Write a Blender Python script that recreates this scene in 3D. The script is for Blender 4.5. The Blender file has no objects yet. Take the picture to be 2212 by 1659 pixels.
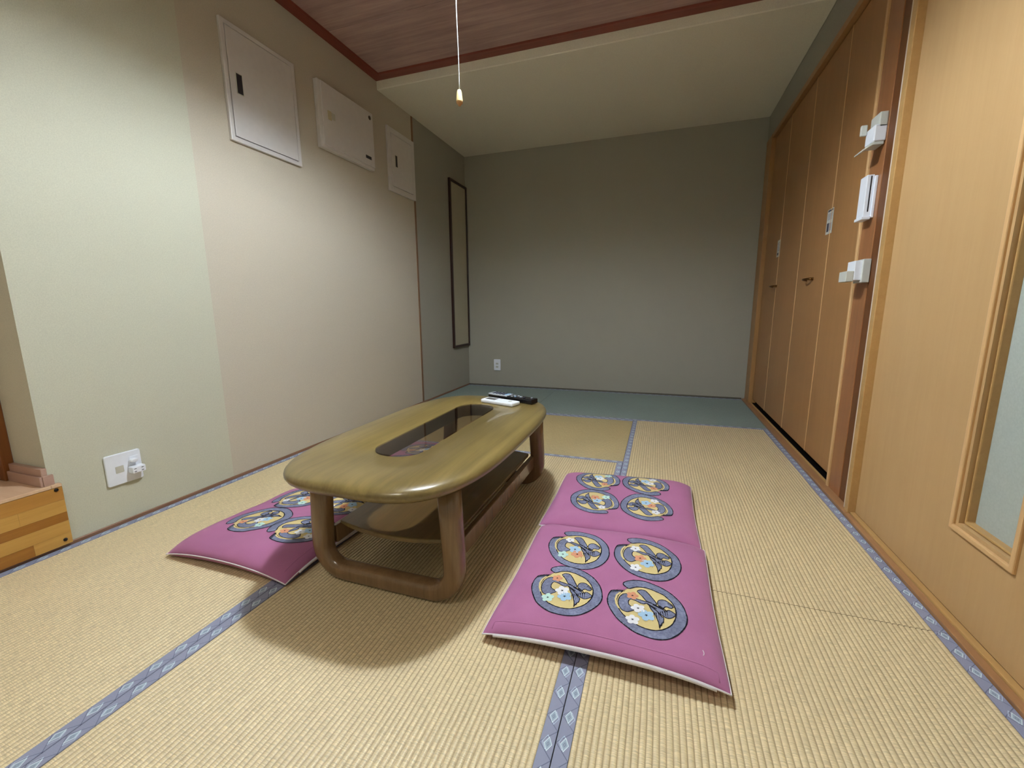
import bpy, bmesh, math, random
import numpy as np
from mathutils import Vector, Matrix
from mathutils.geometry import delaunay_2d_cdt
random.seed(3)
scene = bpy.context.scene
COL = scene.collection
PI = math.pi

# ------------------------------------------------------------------ camera
def make_camera():
    yaw, pit, rol = [math.radians(a) for a in (-18.93675, -10.01513, -0.39732)]
    f = Vector((math.sin(yaw)*math.cos(pit), math.cos(yaw)*math.cos(pit), math.sin(pit)))
    r = Vector((math.cos(yaw), -math.sin(yaw), 0)); u = r.cross(f)
    r2 = r*math.cos(rol)+u*math.sin(rol); u2 = -r*math.sin(rol)+u*math.cos(rol)
    cam = bpy.data.cameras.new('camera'); o = bpy.data.objects.new('camera', cam); COL.objects.link(o)
    m = Matrix((r2, u2, -f)).transposed().to_4x4(); m.translation = Vector((2.00882, -4.35465, 0.84))
    o.matrix_world = m
    cam.sensor_fit = 'HORIZONTAL'; cam.sensor_width = 36.0; cam.lens = 921.756/2212*36
    cam.clip_start = 0.02; cam.clip_end = 50
    scene.camera = o
make_camera()

# ------------------------------------------------------------------ world, exposure, lights
w = bpy.data.worlds.new('world'); scene.world = w; w.use_nodes = True
w.node_tree.nodes['Background'].inputs[0].default_value = (0.75, 0.85, 1.0, 1)
w.node_tree.nodes['Background'].inputs[1].default_value = 0.05
vs = scene.view_settings
vs.view_transform = 'Standard'; vs.look = 'None'; vs.gamma = 1.0; vs.use_curve_mapping = False
vs.exposure = 1.0
LAMP = (1.42, -2.93)            # centre of the pendant lamp
LAMP_POWER = 400.0               # its lit globe (emission strength)
def area(name, loc, rot, size, size_y, power, color):
    l = bpy.data.lights.new(name, 'AREA'); l.shape = 'RECTANGLE'; l.size = size; l.size_y = size_y
    l.energy = power; l.color = color
    o = bpy.data.objects.new(name, l); o.location = loc; o.rotation_euler = rot; COL.objects.link(o)
# ceiling light of the kitchen side, behind the camera
area('entrance_ceiling_light', (1.3, -4.75, 2.38), (math.radians(-12), 0, 0), 0.5, 0.25, 7.0, (1.0, 0.97, 0.92))

# ------------------------------------------------------------------ material helpers
def lin(c):
    out = []
    for v in c[:3]:
        v /= 255.0
        out.append(v/12.92 if v <= 0.04045 else ((v+0.055)/1.055)**2.4)
    return (out[0], out[1], out[2], 1.0)
class NT:
    def __init__(s, name):
        s.m = bpy.data.materials.new(name); s.m.use_nodes = True
        s.t = s.m.node_tree; s.b = s.t.nodes['Principled BSDF']; s.out = s.t.nodes['Material Output']
    def n(s, typ, **kw):
        nd = s.t.nodes.new(typ)
        for k, v in kw.items(): setattr(nd, k, v)
        return nd
    def l(s, a, b): s.t.links.new(a, b)
    def val(s, sock, v):
        if isinstance(v, (int, float)): sock.default_value = v
        else: s.l(v, sock)
    def math(s, op, a, b=0.0, c=0.0):
        nd = s.n('ShaderNodeMath', operation=op)
        s.val(nd.inputs[0], a); s.val(nd.inputs[1], b)
        if len(nd.inputs) > 2: s.val(nd.inputs[2], c)
        return nd.outputs[0]
    def coord(s, kind='Object', scale=(1, 1, 1), loc=(0, 0, 0)):
        tc = s.n('ShaderNodeTexCoord'); mp = s.n('ShaderNodeMapping')
        mp.inputs['Scale'].default_value = scale; mp.inputs['Location'].default_value = loc
        s.l(tc.outputs[kind], mp.inputs[0]); return mp.outputs[0]
    def noise(s, vec, scale, detail=3, rough=0.5, dist=0.0):
        nd = s.n('ShaderNodeTexNoise'); nd.inputs['Scale'].default_value = scale
        nd.inputs['Detail'].default_value = detail; nd.inputs['Roughness'].default_value = rough
        nd.inputs['Distortion'].default_value = dist; s.l(vec, nd.inputs['Vector']); return nd.outputs[0]
    def mix(s, fac, a, b):
        nd = s.n('ShaderNodeMix', data_type='RGBA'); s.val(nd.inputs[0], fac)
        for i, v in ((6, a), (7, b)):
            if isinstance(v, tuple): nd.inputs[i].default_value = v
            else: s.l(v, nd.inputs[i])
        return nd.outputs[2]
    def ramp(s, fac, lo, hi):
        nd = s.n('ShaderNodeMapRange'); nd.inputs[1].default_value = lo; nd.inputs[2].default_value = hi
        s.l(fac, nd.inputs[0]); return nd.outputs[0]
    def bump(s, h, strength=0.3, dist=0.002):
        nd = s.n('ShaderNodeBump'); nd.inputs['Strength'].default_value = strength
        nd.inputs['Distance'].default_value = dist; s.l(h, nd.inputs['Height'])
        s.l(nd.outputs[0], s.b.inputs['Normal'])
    def base(s, c, rough=0.6, spec=0.5, metal=0.0):
        if isinstance(c, tuple): s.b.inputs['Base Color'].default_value = c
        else: s.l(c, s.b.inputs['Base Color'])
        s.b.inputs['Roughness'].default_value = rough
        s.b.inputs['Specular IOR Level'].default_value = spec
        s.b.inputs['Metallic'].default_value = metal
        return s
def plain(name, rgb, rough=0.5, spec=0.5, metal=0.0, var=0.04):
    m = NT(name); v = m.noise(m.coord('Object'), 35, 2)
    c = lin(rgb); d = tuple(x*(1-2.5*var) for x in c[:3])+(1,)
    m.base(m.mix(v, c, d), rough, spec, metal); return m.m
def wallpaper(name, rgb, spec=0.25):
    m = NT(name); co = m.coord('Object')
    n1 = m.noise(co, 260, 3, 0.6); n2 = m.noise(co, 3.0, 3, 0.5)
    c = lin(rgb)
    a = m.mix(m.ramp(n1, 0.25, 0.75), tuple(x*0.90 for x in c[:3])+(1,), tuple(min(1, x*1.08) for x in c[:3])+(1,))
    b = m.mix(m.math('MULTIPLY', n2, 0.12), a, tuple(x*0.8 for x in c[:3])+(1,))
    m.base(b, 0.75, spec); m.bump(n1, 0.30, 0.0012); return m.m
def wood(name, dark, light, axis='Y', rough=0.35, spec=0.5, grain=1.0, coat=0.0, freq=1.0):
    m = NT(name)
    st = {'X': (1.2, 22, 22), 'Y': (22, 1.2, 22), 'Z': (22, 22, 1.2)}[axis]
    co = m.coord('Object', tuple(v*freq for v in st))
    n1 = m.noise(co, 1.6, 5, 0.6, 0.6)
    co2 = m.coord('Object', tuple(v*7*freq for v in st)); n2 = m.noise(co2, 1.5, 3, 0.5)
    co3 = m.coord('Object'); n3 = m.noise(co3, 3.0, 3, 0.5)
    f = m.math('ADD', m.math('MULTIPLY', m.ramp(n1, 0.3, 0.7), 0.6*grain), m.math('MULTIPLY', m.ramp(n2, 0.3, 0.7), 0.2*grain))
    f = m.math('ADD', f, m.math('MULTIPLY', m.ramp(n3, 0.3, 0.7), 0.25))
    m.base(m.mix(f, lin(light), lin(dark)), rough, spec)
    m.bump(n2, 0.12, 0.0006)
    if coat: m.b.inputs['Coat Weight'].default_value = coat; m.b.inputs['Coat Roughness'].default_value = 0.06
    return m.m

def tatami_mat_material(name, along, rgb, groove_rgb, fleck=1.0):
    # 'along' = axis of the ribs; the rush strands cross them
    m = NT(name)
    tc = m.n('ShaderNodeTexCoord'); sep = m.n('ShaderNodeSeparateXYZ'); m.l(tc.outputs['Object'], sep.inputs[0])
    a, c = (sep.outputs[1], sep.outputs[0]) if along == 'Y' else (sep.outputs[0], sep.outputs[1])
    z = sep.outputs[2]
    cmb = m.n('ShaderNodeCombineXYZ')
    m.l(m.math('MULTIPLY', c, 42.0), cmb.inputs[0]); m.l(m.math('MULTIPLY', a, 520.0), cmb.inputs[1])
    strands = m.noise(cmb.outputs[0], 1.0, 2, 0.5)
    cmb2 = m.n('ShaderNodeCombineXYZ')
    m.l(m.math('MULTIPLY', c, 70.0), cmb2.inputs[0]); m.l(m.math('MULTIPLY', a, 260.0), cmb2.inputs[1])
    flecks = m.noise(cmb2.outputs[0], 1.0, 2, 0.5)
    big = m.noise(m.coord('Object'), 2.2, 4, 0.6)
    base = lin(rgb); lo = tuple(x*0.74 for x in base[:3])+(1,); hi = tuple(min(1, x*1.28) for x in base[:3])+(1,)
    col = m.mix(m.ramp(strands, 0.3, 0.7), lo, hi)
    col = m.mix(m.math('MULTIPLY', m.ramp(flecks, 0.64, 0.76), 0.85*fleck), col, lin((238, 226, 190)))
    col = m.mix(m.math('MULTIPLY', m.ramp(big, 0.35, 0.7), 0.28), col, tuple(x*0.72 for x in base[:3])+(1,))
    g = m.ramp(z, -0.0026, -0.0010)     # darker colour towards the bottom of the grooves
    col = m.mix(m.math('SUBTRACT', 1.0, g), col, lin(groove_rgb))
    m.base(col, 0.44, 0.7)
    m.bump(strands, 0.25, 0.0009)
    return m.m

def heri_material():
    # woven cloth border: pale nested lozenges on blue-grey, dark diagonal lattice. UV in metres (across, along)
    m = NT('heri_cloth'); uv = m.n('ShaderNodeUVMap'); sep = m.n('ShaderNodeSeparateXYZ'); m.l(uv.outputs[0], sep.inputs[0])
    u, v = sep.outputs[0], sep.outputs[1]
    P = 0.0595; W = 0.0295
    cell = m.math('FLOOR', m.math('DIVIDE', v, P)); par = m.math('MODULO', m.math('ABSOLUTE', cell), 2.0)
    sgn = m.math('SUBTRACT', m.math('MULTIPLY', par, 2.0), 1.0)
    vv = m.math('SUBTRACT', m.math('SUBTRACT', v, m.math('MULTIPLY', cell, P)), P/2)
    uu = m.math('SUBTRACT', u, W/2+0.001)
    def loz(du, dv, a, b):
        x = m.math('ABSOLUTE', m.math('ADD', uu, m.math('MULTIPLY', sgn, du)))
        y = m.math('ABSOLUTE', m.math('ADD', vv, m.math('MULTIPLY', sgn, dv)))
        return m.math('ADD', m.math('DIVIDE', x, a), m.math('DIVIDE', y, b))
    def band(d, lo, hi): return m.math('MULTIPLY', m.math('GREATER_THAN', d, lo), m.math('LESS_THAN', d, hi))
    d1 = loz(0.0012, 0.0, 0.0085, 0.0150); d2 = loz(-0.0024, 0.0028, 0.0088, 0.0155)
    out1 = band(d1, 0.84, 1.0); in1 = m.math('LESS_THAN', d1, 0.84)
    out2 = m.math('MULTIPLY', band(d2, 0.87, 1.0), m.math('GREATER_THAN', d1, 1.0))
    core = band(d1, 0.12, 0.42)
    fu = m.math('DIVIDE', u, W*2); fv = m.math('DIVIDE', v, P*1.0)
    s1 = m.math('ABSOLUTE', m.math('SUBTRACT', m.math('FRACT', m.math('ADD', fu, fv)), 0.5))
    s2 = m.math('ABSOLUTE', m.math('SUBTRACT', m.math('FRACT', m.math('SUBTRACT', fv, fu)), 0.5))
    lat = m.math('MAXIMUM', m.math('LESS_THAN', s1, 0.022), m.math('LESS_THAN', s2, 0.022))
    # tiny squares
    q1 = m.math('ABSOLUTE', m.math('SUBTRACT', m.math('FRACT', m.math('MULTIPLY', m.math('ADD', u, m.math('MULTIPLY', v, 0.5)), 260)), 0.5))
    q2 = m.math('ABSOLUTE', m.math('SUBTRACT', m.math('FRACT', m.math('MULTIPLY', m.math('SUBTRACT', u, m.math('MULTIPLY', v, 0.5)), 260)), 0.5))
    q = m.math('MAXIMUM', q1, q2); sq = band(q, 0.22, 0.38)
    base = m.mix(m.math('MULTIPLY', sq, 0.35), lin((136, 139, 160)), lin((164, 168, 190)))
    base = m.mix(m.math('MULTIPLY', lat, 0.8), base, lin((96, 98, 120)))
    base = m.mix(out2, base, lin((196, 210, 226)))
    base = m.mix(in1, base, lin((158, 172, 188)))
    base = m.mix(m.math('MULTIPLY', core, 0.7), base, lin((118, 128, 146)))
    base = m.mix(out1, base, lin((222, 236, 236)))
    m.base(base, 0.8, 0.2)
    m.bump(m.noise(m.coord('Object'), 900, 2), 0.2, 0.0005)
    return m.m

# ------------------------------------------------------------------ geometry helpers
def add_box(bm, x0, x1, y0, y1, z0, z1, mat=0):
    vs_ = [bm.verts.new(p) for p in ((x0,y0,z0),(x1,y0,z0),(x1,y1,z0),(x0,y1,z0),(x0,y0,z1),(x1,y0,z1),(x1,y1,z1),(x0,y1,z1))]
    for f in ((3,2,1,0),(4,5,6,7),(0,1,5,4),(1,2,6,5),(2,3,7,6),(3,0,4,7)):
        fc = bm.faces.new([vs_[i] for i in f]); fc.material_index = mat
def finish(name, bm, mats, parent=None, smooth=False, bevel=0.0, seg=2):
    bmesh.ops.recalc_face_normals(bm, faces=bm.faces[:])
    me = bpy.data.meshes.new(name); bm.to_mesh(me); bm.free()
    for m in (mats if isinstance(mats, (list, tuple)) else [mats]): me.materials.append(m)
    if smooth:
        me.polygons.foreach_set('use_smooth', [True]*len(me.polygons))
    o = bpy.data.objects.new(name, me); COL.objects.link(o)
    if parent is not None: o.parent = parent
    if bevel:
        b = o.modifiers.new('bevel', 'BEVEL'); b.width = bevel; b.segments = seg; b.limit_method = 'ANGLE'; b.angle_limit = math.radians(40)
        b.harden_normals = False
    return o
def box(name, x0, x1, y0, y1, z0, z1, mat, parent=None, bevel=0.0):
    bm = bmesh.new(); add_box(bm, min(x0,x1), max(x0,x1), min(y0,y1), max(y0,y1), min(z0,z1), max(z0,z1))
    return finish(name, bm, mat, parent, bevel=bevel)
def empty(name, loc, label=None, cat=None, group=None, kind=None):
    o = bpy.data.objects.new(name, None); o.empty_display_size = 0.1; COL.objects.link(o)
    o.location = loc; tag(o, label, cat, group, kind); return o
def tag(o, label=None, cat=None, group=None, kind=None):
    if label: o['label'] = label
    if cat: o['category'] = cat
    if group: o['group'] = group
    if kind: o['kind'] = kind
    return o
def local(parent_loc, o):
    """mesh was written in world coordinates; make it sit right under a parent at parent_loc"""
    o.location = -Vector(parent_loc); return o
def tube(name, pts, r, mat, parent=None, seg=8, closed=False, caps=True):
    pts = [Vector(p) for p in pts]; n = len(pts); bm = bmesh.new(); rings = []
    prev = None
    for i, p in enumerate(pts):
        if closed: t = (pts[(i+1) % n]-pts[i-1])
        else: t = pts[min(i+1, n-1)]-pts[max(i-1, 0)]
        t.normalize()
        if prev is None:
            up = Vector((0, 0, 1)) if abs(t.z) < 0.9 else Vector((1, 0, 0))
            a = t.cross(up).normalized()
        else:
            a = (prev - t*prev.dot(t)).normalized()
        prev = a; b = t.cross(a)
        rr = r[i] if isinstance(r, (list, tuple)) else r
        rings.append([bm.verts.new(p+a*rr*math.cos(2*PI*k/seg)+b*rr*math.sin(2*PI*k/seg)) for k in range(seg)])
    for i in range(n if closed else n-1):
        A, B = rings[i], rings[(i+1) % n]
        for k in range(seg): bm.faces.new((A[k], A[(k+1) % seg], B[(k+1) % seg], B[k]))
    if caps and not closed:
        bm.faces.new(rings[0][::-1]); bm.faces.new(rings[-1])
    return finish(name, bm, mat, parent, smooth=True)
def lathe(name, prof, mat, parent=None, seg=24, loc=(0, 0, 0)):
    bm = bmesh.new(); rings = []
    for r, z in prof:
        if r < 1e-6: rings.append([bm.verts.new((loc[0], loc[1], loc[2]+z))])
        else: rings.append([bm.verts.new((loc[0]+r*math.cos(2*PI*k/seg), loc[1]+r*math.sin(2*PI*k/seg), loc[2]+z)) for k in range(seg)])
    for A, B in zip(rings, rings[1:]):
        for k in range(seg):
            q = [A[k % len(A)], A[(k+1) % len(A)], B[(k+1) % len(B)], B[k % len(B)]]
            q2 = []
            for v in q:
                if v not in q2: q2.append(v)
            if len(q2) > 2: bm.faces.new(q2)
    return finish(name, bm, mat, parent, smooth=True)
def superellipse(cx, cy, hx, hy, n, count):
    out = []
    for i in range(count):
        t = 2*PI*i/count; c, s = math.cos(t), math.sin(t)
        out.append((cx+hx*math.copysign(abs(c)**(2/n), c), cy+hy*math.copysign(abs(s)**(2/n), s)))
    return out
def rounded_rect(cx, cy, hx, hy, r, seg=8):
    out = []
    for sx, sy, a0 in ((1, -1, -PI/2), (1, 1, 0), (-1, 1, PI/2), (-1, -1, PI)):
        for i in range(seg+1):
            a = a0+PI/2*i/seg
            out.append((cx+sx*(hx-r)+r*math.cos(a), cy+sy*(hy-r)+r*math.sin(a)))
    return out
# ================================================================== materials
M = {}
M['wall_light'] = wallpaper('wallpaper_pale_green', (196, 195, 176))
M['wall_pink'] = wallpaper('wallpaper_beige', (194, 185, 168))
M['wall_olive'] = wallpaper('wallpaper_olive_grey', (164, 161, 148))
M['soffit'] = wallpaper('wallpaper_soffit_beige', (236, 232, 216))
M['ceil_wood'] = wood('ceiling_wood', (140, 110, 106), (196, 166, 158), 'X', 0.45, 0.5, 1.0, 0, 0.8)
M['ceil_trim'] = wood('ceiling_trim_wood', (112, 56, 46), (140, 74, 60), 'X', 0.45, 0.4)
M['door_wood'] = wood('closet_door_veneer', (140, 100, 58), (168, 124, 78), 'Z', 0.42, 0.4, 0.45)
M['door2_wood'] = wood('sliding_door_veneer', (174, 140, 94), (192, 158, 112), 'Z', 0.5, 0.35, 0.45)
M['edge_wood'] = wood('pale_edge_strip', (190, 148, 100), (216, 178, 128), 'Z', 0.4, 0.4, 0.5)
M['frame_wood'] = wood('door_frame_wood', (150, 108, 62), (176, 134, 84), 'Z', 0.4, 0.45, 0.6)
M['post_wood'] = wood('reddish_post_wood', (128, 82, 50), (160, 108, 68), 'Z', 0.28, 0.55, 0.8)
M['dark_wood'] = wood('dark_gap_wood', (84, 48, 22), (108, 66, 34), 'Z', 0.5, 0.4, 0.6)
M['sill_wood'] = wood('sill_wood', (140, 98, 64), (170, 128, 88), 'Y', 0.4, 0.45, 0.7)
M['sill_tan'] = wood('sill_tan_wood', (166, 128, 76), (190, 152, 98), 'Y', 0.4, 0.45, 0.7)
M['base_wood'] = wood('wall_strip_wood', (112, 78, 56), (146, 108, 82), 'Y', 0.4, 0.4, 0.7)
M['jamb'] = wood('entrance_jamb_wood', (110, 62, 24), (140, 84, 36), 'Z', 0.35, 0.5, 0.7)
M['ent_base'] = wood('entrance_skirting_wood', (158, 124, 108), (184, 152, 136), 'X', 0.22, 0.5, 0.6)
M['ent_door'] = wood('entrance_door_laminate', (206, 176, 156), (222, 196, 178), 'Z', 0.4, 0.4, 0.5)
M['step_top'] = wood('step_top_laminate', (196, 160, 128), (218, 186, 154), 'X', 0.18, 0.5, 0.6)
M['stave_a'] = wood('stave_light', (172, 128, 58), (204, 158, 84), 'Y', 0.35, 0.45, 0.8)
M['stave_b'] = wood('stave_dark', (134, 84, 22), (166, 112, 44), 'Y', 0.35, 0.45, 0.8)
M['stave_c'] = wood('stave_mid', (158, 108, 44), (188, 138, 66), 'Y', 0.35, 0.45, 0.8)
M['table_top'] = wood('table_top_lacquer', (92, 76, 40), (140, 120, 70), 'Y', 0.32, 0.5, 1.0, 0.5, 0.5)
M['table_leg'] = wood('table_frame_lacquer', (96, 72, 46), (134, 104, 72), 'Z', 0.25, 0.5, 0.8, 0.4)
M['table_shelf'] = wood('table_shelf_lacquer', (88, 70, 40), (126, 104, 62), 'Y', 0.30, 0.5, 0.8, 0.3)
M['white'] = plain('white_plastic', (240, 244, 252), 0.35)
M['white2'] = plain('off_white_plastic', (206, 208, 200), 0.4)
M['grey_plast'] = plain('pale_grey_plastic', (196, 194, 180), 0.4)
M['panel_white'] = plain('cream_enamel', (218, 214, 212), 0.32)
M['dark_slot'] = plain('dark_slot', (38, 34, 38), 0.4)
M['black'] = plain('black_plastic', (14, 14, 20), 0.22)
M['black_void'] = plain('black_gap', (10, 5, 4), 0.9, 0.1)
M['silver'] = plain('silver_plastic', (178, 184, 192), 0.25)
M['button_blue'] = plain('button_pale_blue', (150, 186, 216), 0.35)
M['button_dark'] = plain('button_dark', (32, 38, 58), 0.35)
M['lcd'] = plain('grey_lcd', (120, 118, 116), 0.15)
M['brass'] = plain('aged_brass', (120, 84, 44), 0.3, 0.5, 0.9)
M['frame_dark'] = plain('dark_brown_lacquer_frame', (50, 26, 20), 0.3)
M['panel_fabric'] = wallpaper('framed_beige_panel', (178, 172, 150))
M['cord'] = plain('white_cord', (214, 220, 228), 0.5)
M['knob'] = plain('cream_knob', (232, 208, 150), 0.35)
M['knob_end'] = plain('tan_knob_end', (188, 140, 88), 0.4)
M['brown_dot'] = plain('brown_cap', (70, 54, 40), 0.4)
M['bolt'] = plain('black_bolt', (22, 12, 12), 0.4, 0.5, 0.4)
M['yellow_latch'] = plain('yellowed_plastic', (196, 184, 146), 0.4)
M['plaster'] = plain('white_plaster_strip', (214, 200, 182), 0.6)
M['tan_y'] = tatami_mat_material('tatami_rush_y', 'Y', (214, 195, 154), (156, 132, 95))
M['tan_mid'] = tatami_mat_material('tatami_rush_cross', 'X', (173, 154, 110), (150, 128, 86), 0.3)  # browner base paints in the different sheen of the crosswise rush
M['blue_x'] = tatami_mat_material('tatami_blue_green', 'X', (124, 138, 132), (104, 116, 110), 0.05)
M['heri'] = heri_material()
M['pad'] = plain('tatami_core', (90, 78, 54), 0.9)
def cloth(name, rgb):
    m = NT(name); co = m.coord('Object'); n1 = m.noise(co, 700, 2, 0.5); n2 = m.noise(co, 9, 4, 0.6)
    c = lin(rgb); f = m.math('ADD', m.math('MULTIPLY', n1, 0.5), m.math('MULTIPLY', n2, 0.5))
    m.base(m.mix(f, tuple(x*0.80 for x in c[:3])+(1,), tuple(min(1, x*1.18) for x in c[:3])+(1,)), 0.85, 0.15)
    m.b.inputs['Sheen Weight'].default_value = 0.15
    m.bump(n1, 0.25, 0.0006); return m.m
M['cushion'] = cloth('plum_cotton', (166, 104, 142))
M['piping'] = plain('white_piping', (232, 226, 232), 0.7)
M['p_gold'] = cloth('print_gold', (208, 188, 132))
M['p_black'] = plain('print_black', (26, 24, 34), 0.8, 0.15)
def hatch():
    m = NT('print_grey_hatch'); tc = m.n('ShaderNodeTexCoord'); sep = m.n('ShaderNodeSeparateXYZ'); m.l(tc.outputs['Object'], sep.inputs[0])
    d = m.math('ADD', m.math('MULTIPLY', sep.outputs[0], 0.8), m.math('MULTIPLY', sep.outputs[1], 0.45))
    st = m.math('ABSOLUTE', m.math('SUBTRACT', m.math('FRACT', m.math('MULTIPLY', d, 330)), 0.5))
    nz = m.noise(m.coord('Object'), 160, 3); nb = m.noise(m.coord('Object'), 26, 2)
    f = m.math('MULTIPLY', m.math('LESS_THAN', st, 0.15), m.ramp(nb, 0.28, 0.55))
    col = m.mix(m.ramp(nz, 0.3, 0.7), lin((112, 116, 142)), lin((142, 148, 174)))
    m.base(m.mix(m.math('MULTIPLY', f, 0.9), col, lin((44, 44, 60))), 0.85, 0.15); return m.m
M['p_grey'] = hatch()
M['p_white'] = plain('print_white_petal', (232, 232, 236), 0.8, 0.15)
M['p_blue'] = plain('print_blue_petal', (168, 200, 226), 0.8, 0.15)
M['p_orange'] = plain('print_orange_petal', (214, 150, 118), 0.8, 0.15)
M['p_mint'] = plain('print_mint_petal', (190, 222, 212), 0.8, 0.15)
def smoked():
    m = NT('smoked_glass'); t = m.n('ShaderNodeBsdfTransparent'); t.inputs[0].default_value = (0.74, 0.69, 0.65, 1)
    g = m.n('ShaderNodeBsdfGlossy'); g.inputs['Roughness'].default_value = 0.02
    lw = m.n('ShaderNodeLayerWeight'); lw.inputs[0].default_value = 0.5
    fr = m.math('ADD', 0.04, m.math('MULTIPLY', 0.9, m.math('POWER', lw.outputs[1], 5.0)))
    mx = m.n('ShaderNodeMixShader'); m.l(fr, mx.inputs[0]); m.l(t.outputs[0], mx.inputs[1]); m.l(g.outputs[0], mx.inputs[2])
    m.l(mx.outputs[0], m.out.inputs[0]); return m.m
M['smoked'] = smoked()
def frosted():
    m = NT('frosted_glass'); co = m.coord('Object')
    m.base(m.mix(m.noise(co, 180, 3), lin((172, 184, 178)), lin((198, 208, 202))), 0.35, 0.5)
    m.b.inputs['Transmission Weight'].default_value = 0.15
    m.bump(m.noise(co, 160, 3), 0.4, 0.001); return m.m
M['frosted'] = frosted()
def emit(name, rgb, strength):
    m = NT(name); m.base((0.8, 0.8, 0.8, 1)); m.b.inputs['Emission Color'].default_value = rgb
    m.b.inputs['Emission Strength'].default_value = strength; return m.m
M['tube'] = emit('lit_lamp_globe', (0.87, 0.975, 1.08, 1), LAMP_POWER)

# ================================================================== room shell
def LY(y): return 1.0204*y+0.0253      # survey corrections of the left wall
def LZ(z): return 1.0228*z-0.0185
def RY(y): return 1.0097*y-0.021       # and of the right wall
def RZ(z): return 1.0115*z-0.002
XL, XR = 0.007, 2.7933
ZC, ZW = 2.3896, 2.451
YN = -5.0
YO = -3.543       # corner where the left wall stops at the entrance
YO2 = -4.5
def structure(name, bm_or_obj, mats=None, label=None):
    o = bm_or_obj if mats is None else finish(name, bm_or_obj, mats)
    o['kind'] = 'structure'
    if label: o['label'] = label
    return o
bm = bmesh.new(); add_box(bm, -0.3, 3.0, YN-0.1, 0.1, -0.16, -0.056)
structure('floor', bm, M['pad'], 'subfloor beneath the tatami mats')
bm = bmesh.new()
add_box(bm, -0.06, XL, -1.015, 0.12, -0.05, 2.6, 0)
add_box(bm, -0.06, XL, -2.873, -1.015, -0.05, 2.6, 1)
add_box(bm, -0.186, XL, YO, -2.873, -0.05, 2.6, 2)
structure('wall_left', bm, [M['wall_olive'], M['wall_pink'], M['wall_light']], 'left wall, pale green paper near the entrance, pinkish beige behind the table, grey past the thin post')
bm = bmesh.new(); add_box(bm, -0.3, XL, YN, YO2, -0.05, 2.6, 0); add_box(bm, -0.3, XL, YO2, YO, 2.05, 2.6, 0)
add_box(bm, -0.3, -0.255, YO2, YO, -0.05, 2.05, 0)
o = structure('wall_left', bm, M['wall_light'], 'left wall on the near side of and above the entrance')
bm = bmesh.new(); add_box(bm, -0.06, 3.0, 0, 0.12, -0.05, 2.6)
structure('wall_back', bm, M['wall_olive'], 'grey-olive papered wall at the far end')
bm = bmesh.new(); add_box(bm, -0.3, 3.0, YN-0.1, YN, -0.05, 2.6)
structure('wall_near', bm, M['wall_light'])
bm = bmesh.new()
add_box(bm, 2.86, 2.98, YN, 0, -0.05, 2.6)
add_box(bm, XR, 2.86, YN, 0, 2.187, 2.6)
add_box(bm, XR, 2.86, YN, -3.32, -0.05, 2.187)
structure('wall_right', bm, M['wall_olive'], 'papered wall strip above the closet doors')
# soffit (lower ceiling at the far end)
bm = bmesh.new(); add_box(bm, XL, XR, -1.4676, 0, ZC, 2.6)
o = structure('ceiling', bm, M['soffit'], 'lower beige papered ceiling at the far end')
mod = o.modifiers.new('bevel', 'BEVEL'); mod.width = 0.006; mod.segments = 3
# wooden ceiling of planks
ce = empty('ceiling', (1.4, -2.9, ZW), 'reddish brown wooden board ceiling', None, None, 'structure')
off = (1.4, -2.9, ZW)
ys = [-1.53]; y = -2.015
while y > YN: ys.append(y); y -= 0.458
ys.append(YN)
for a, b in zip(ys, ys[1:]):
    o = box('ceiling_board', XL+0.05, XR-0.05, b+0.002, a-0.002, ZW+0.006, ZW+0.02, M['ceil_wood'], ce, 0.002); local(off, o)
o = box('backing', XL, XR, YN, -1.4676, ZW+0.021, ZW+0.05, M['dark_wood'], ce); local(off, o)
mt = wood('ceiling_trim_wood_y', (112, 50, 38), (138, 66, 50), 'Y', 0.45, 0.4)
def trim_obj(name, *a, mat, label=None, bevel=0.002):
    o = box(name, *a, mat, None, bevel); o['kind'] = 'structure'
    if label: o['label'] = label
    return o
trim_obj('trim_1', XL+0.001, XL+0.07, YN, -1.469, ZW-0.006, ZW+0.02, mat=mt, label='maroon ceiling moulding along the left wall')
trim_obj('trim_2', XL+0.07, XR-0.07, -1.541, -1.469, ZW-0.006, ZW+0.02, mat=M['ceil_trim'], label='maroon ceiling moulding along the soffit')
trim_obj('trim_3', XR-0.07, XR-0.001, YN, -1.469, ZW-0.006, ZW+0.02, mat=mt, label='maroon ceiling moulding along the right wall')
# thin vertical post on the left wall
trim_obj('trim_4', XL-0.01, XL+0.006, -1.024, -1.004, 0.012, ZC, mat=wood('post_strip', (112, 80, 54), (140, 106, 76), 'Z', 0.4), label='thin vertical brown wood strip on the left wall')
# sloping wooden wall strips (tatami edging)
def prism(name, prof, y0, y1, mat):
    bm = bmesh.new(); A = [bm.verts.new((x, y0, z)) for x, z in prof]; B = [bm.verts.new((x, y1, z)) for x, z in prof]
    n = len(prof)
    for i in range(n): bm.faces.new((A[i], A[(i+1) % n], B[(i+1) % n], B[i]))
    bm.faces.new(A[::-1]); bm.faces.new(B)
    return finish(name, bm, mat)
o = prism('baseboard_left', [(XL-0.006, -0.05), (XL-0.006, 0.014), (XL+0.004, 0.014), (XL+0.006, 0.012), (XL+0.006, -0.05)], -4.9, 0.0, M['base_wood']); o['kind'] = 'structure'
bm = bmesh.new(); add_box(bm, XL+0.007, 2.76, -0.022, 0.0, -0.05, 0.012)
structure('baseboard_back', bm, plain('dark_grey_wood', (92, 88, 76), 0.5), 'thin grey-brown strip at the foot of the back wall')

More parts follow.
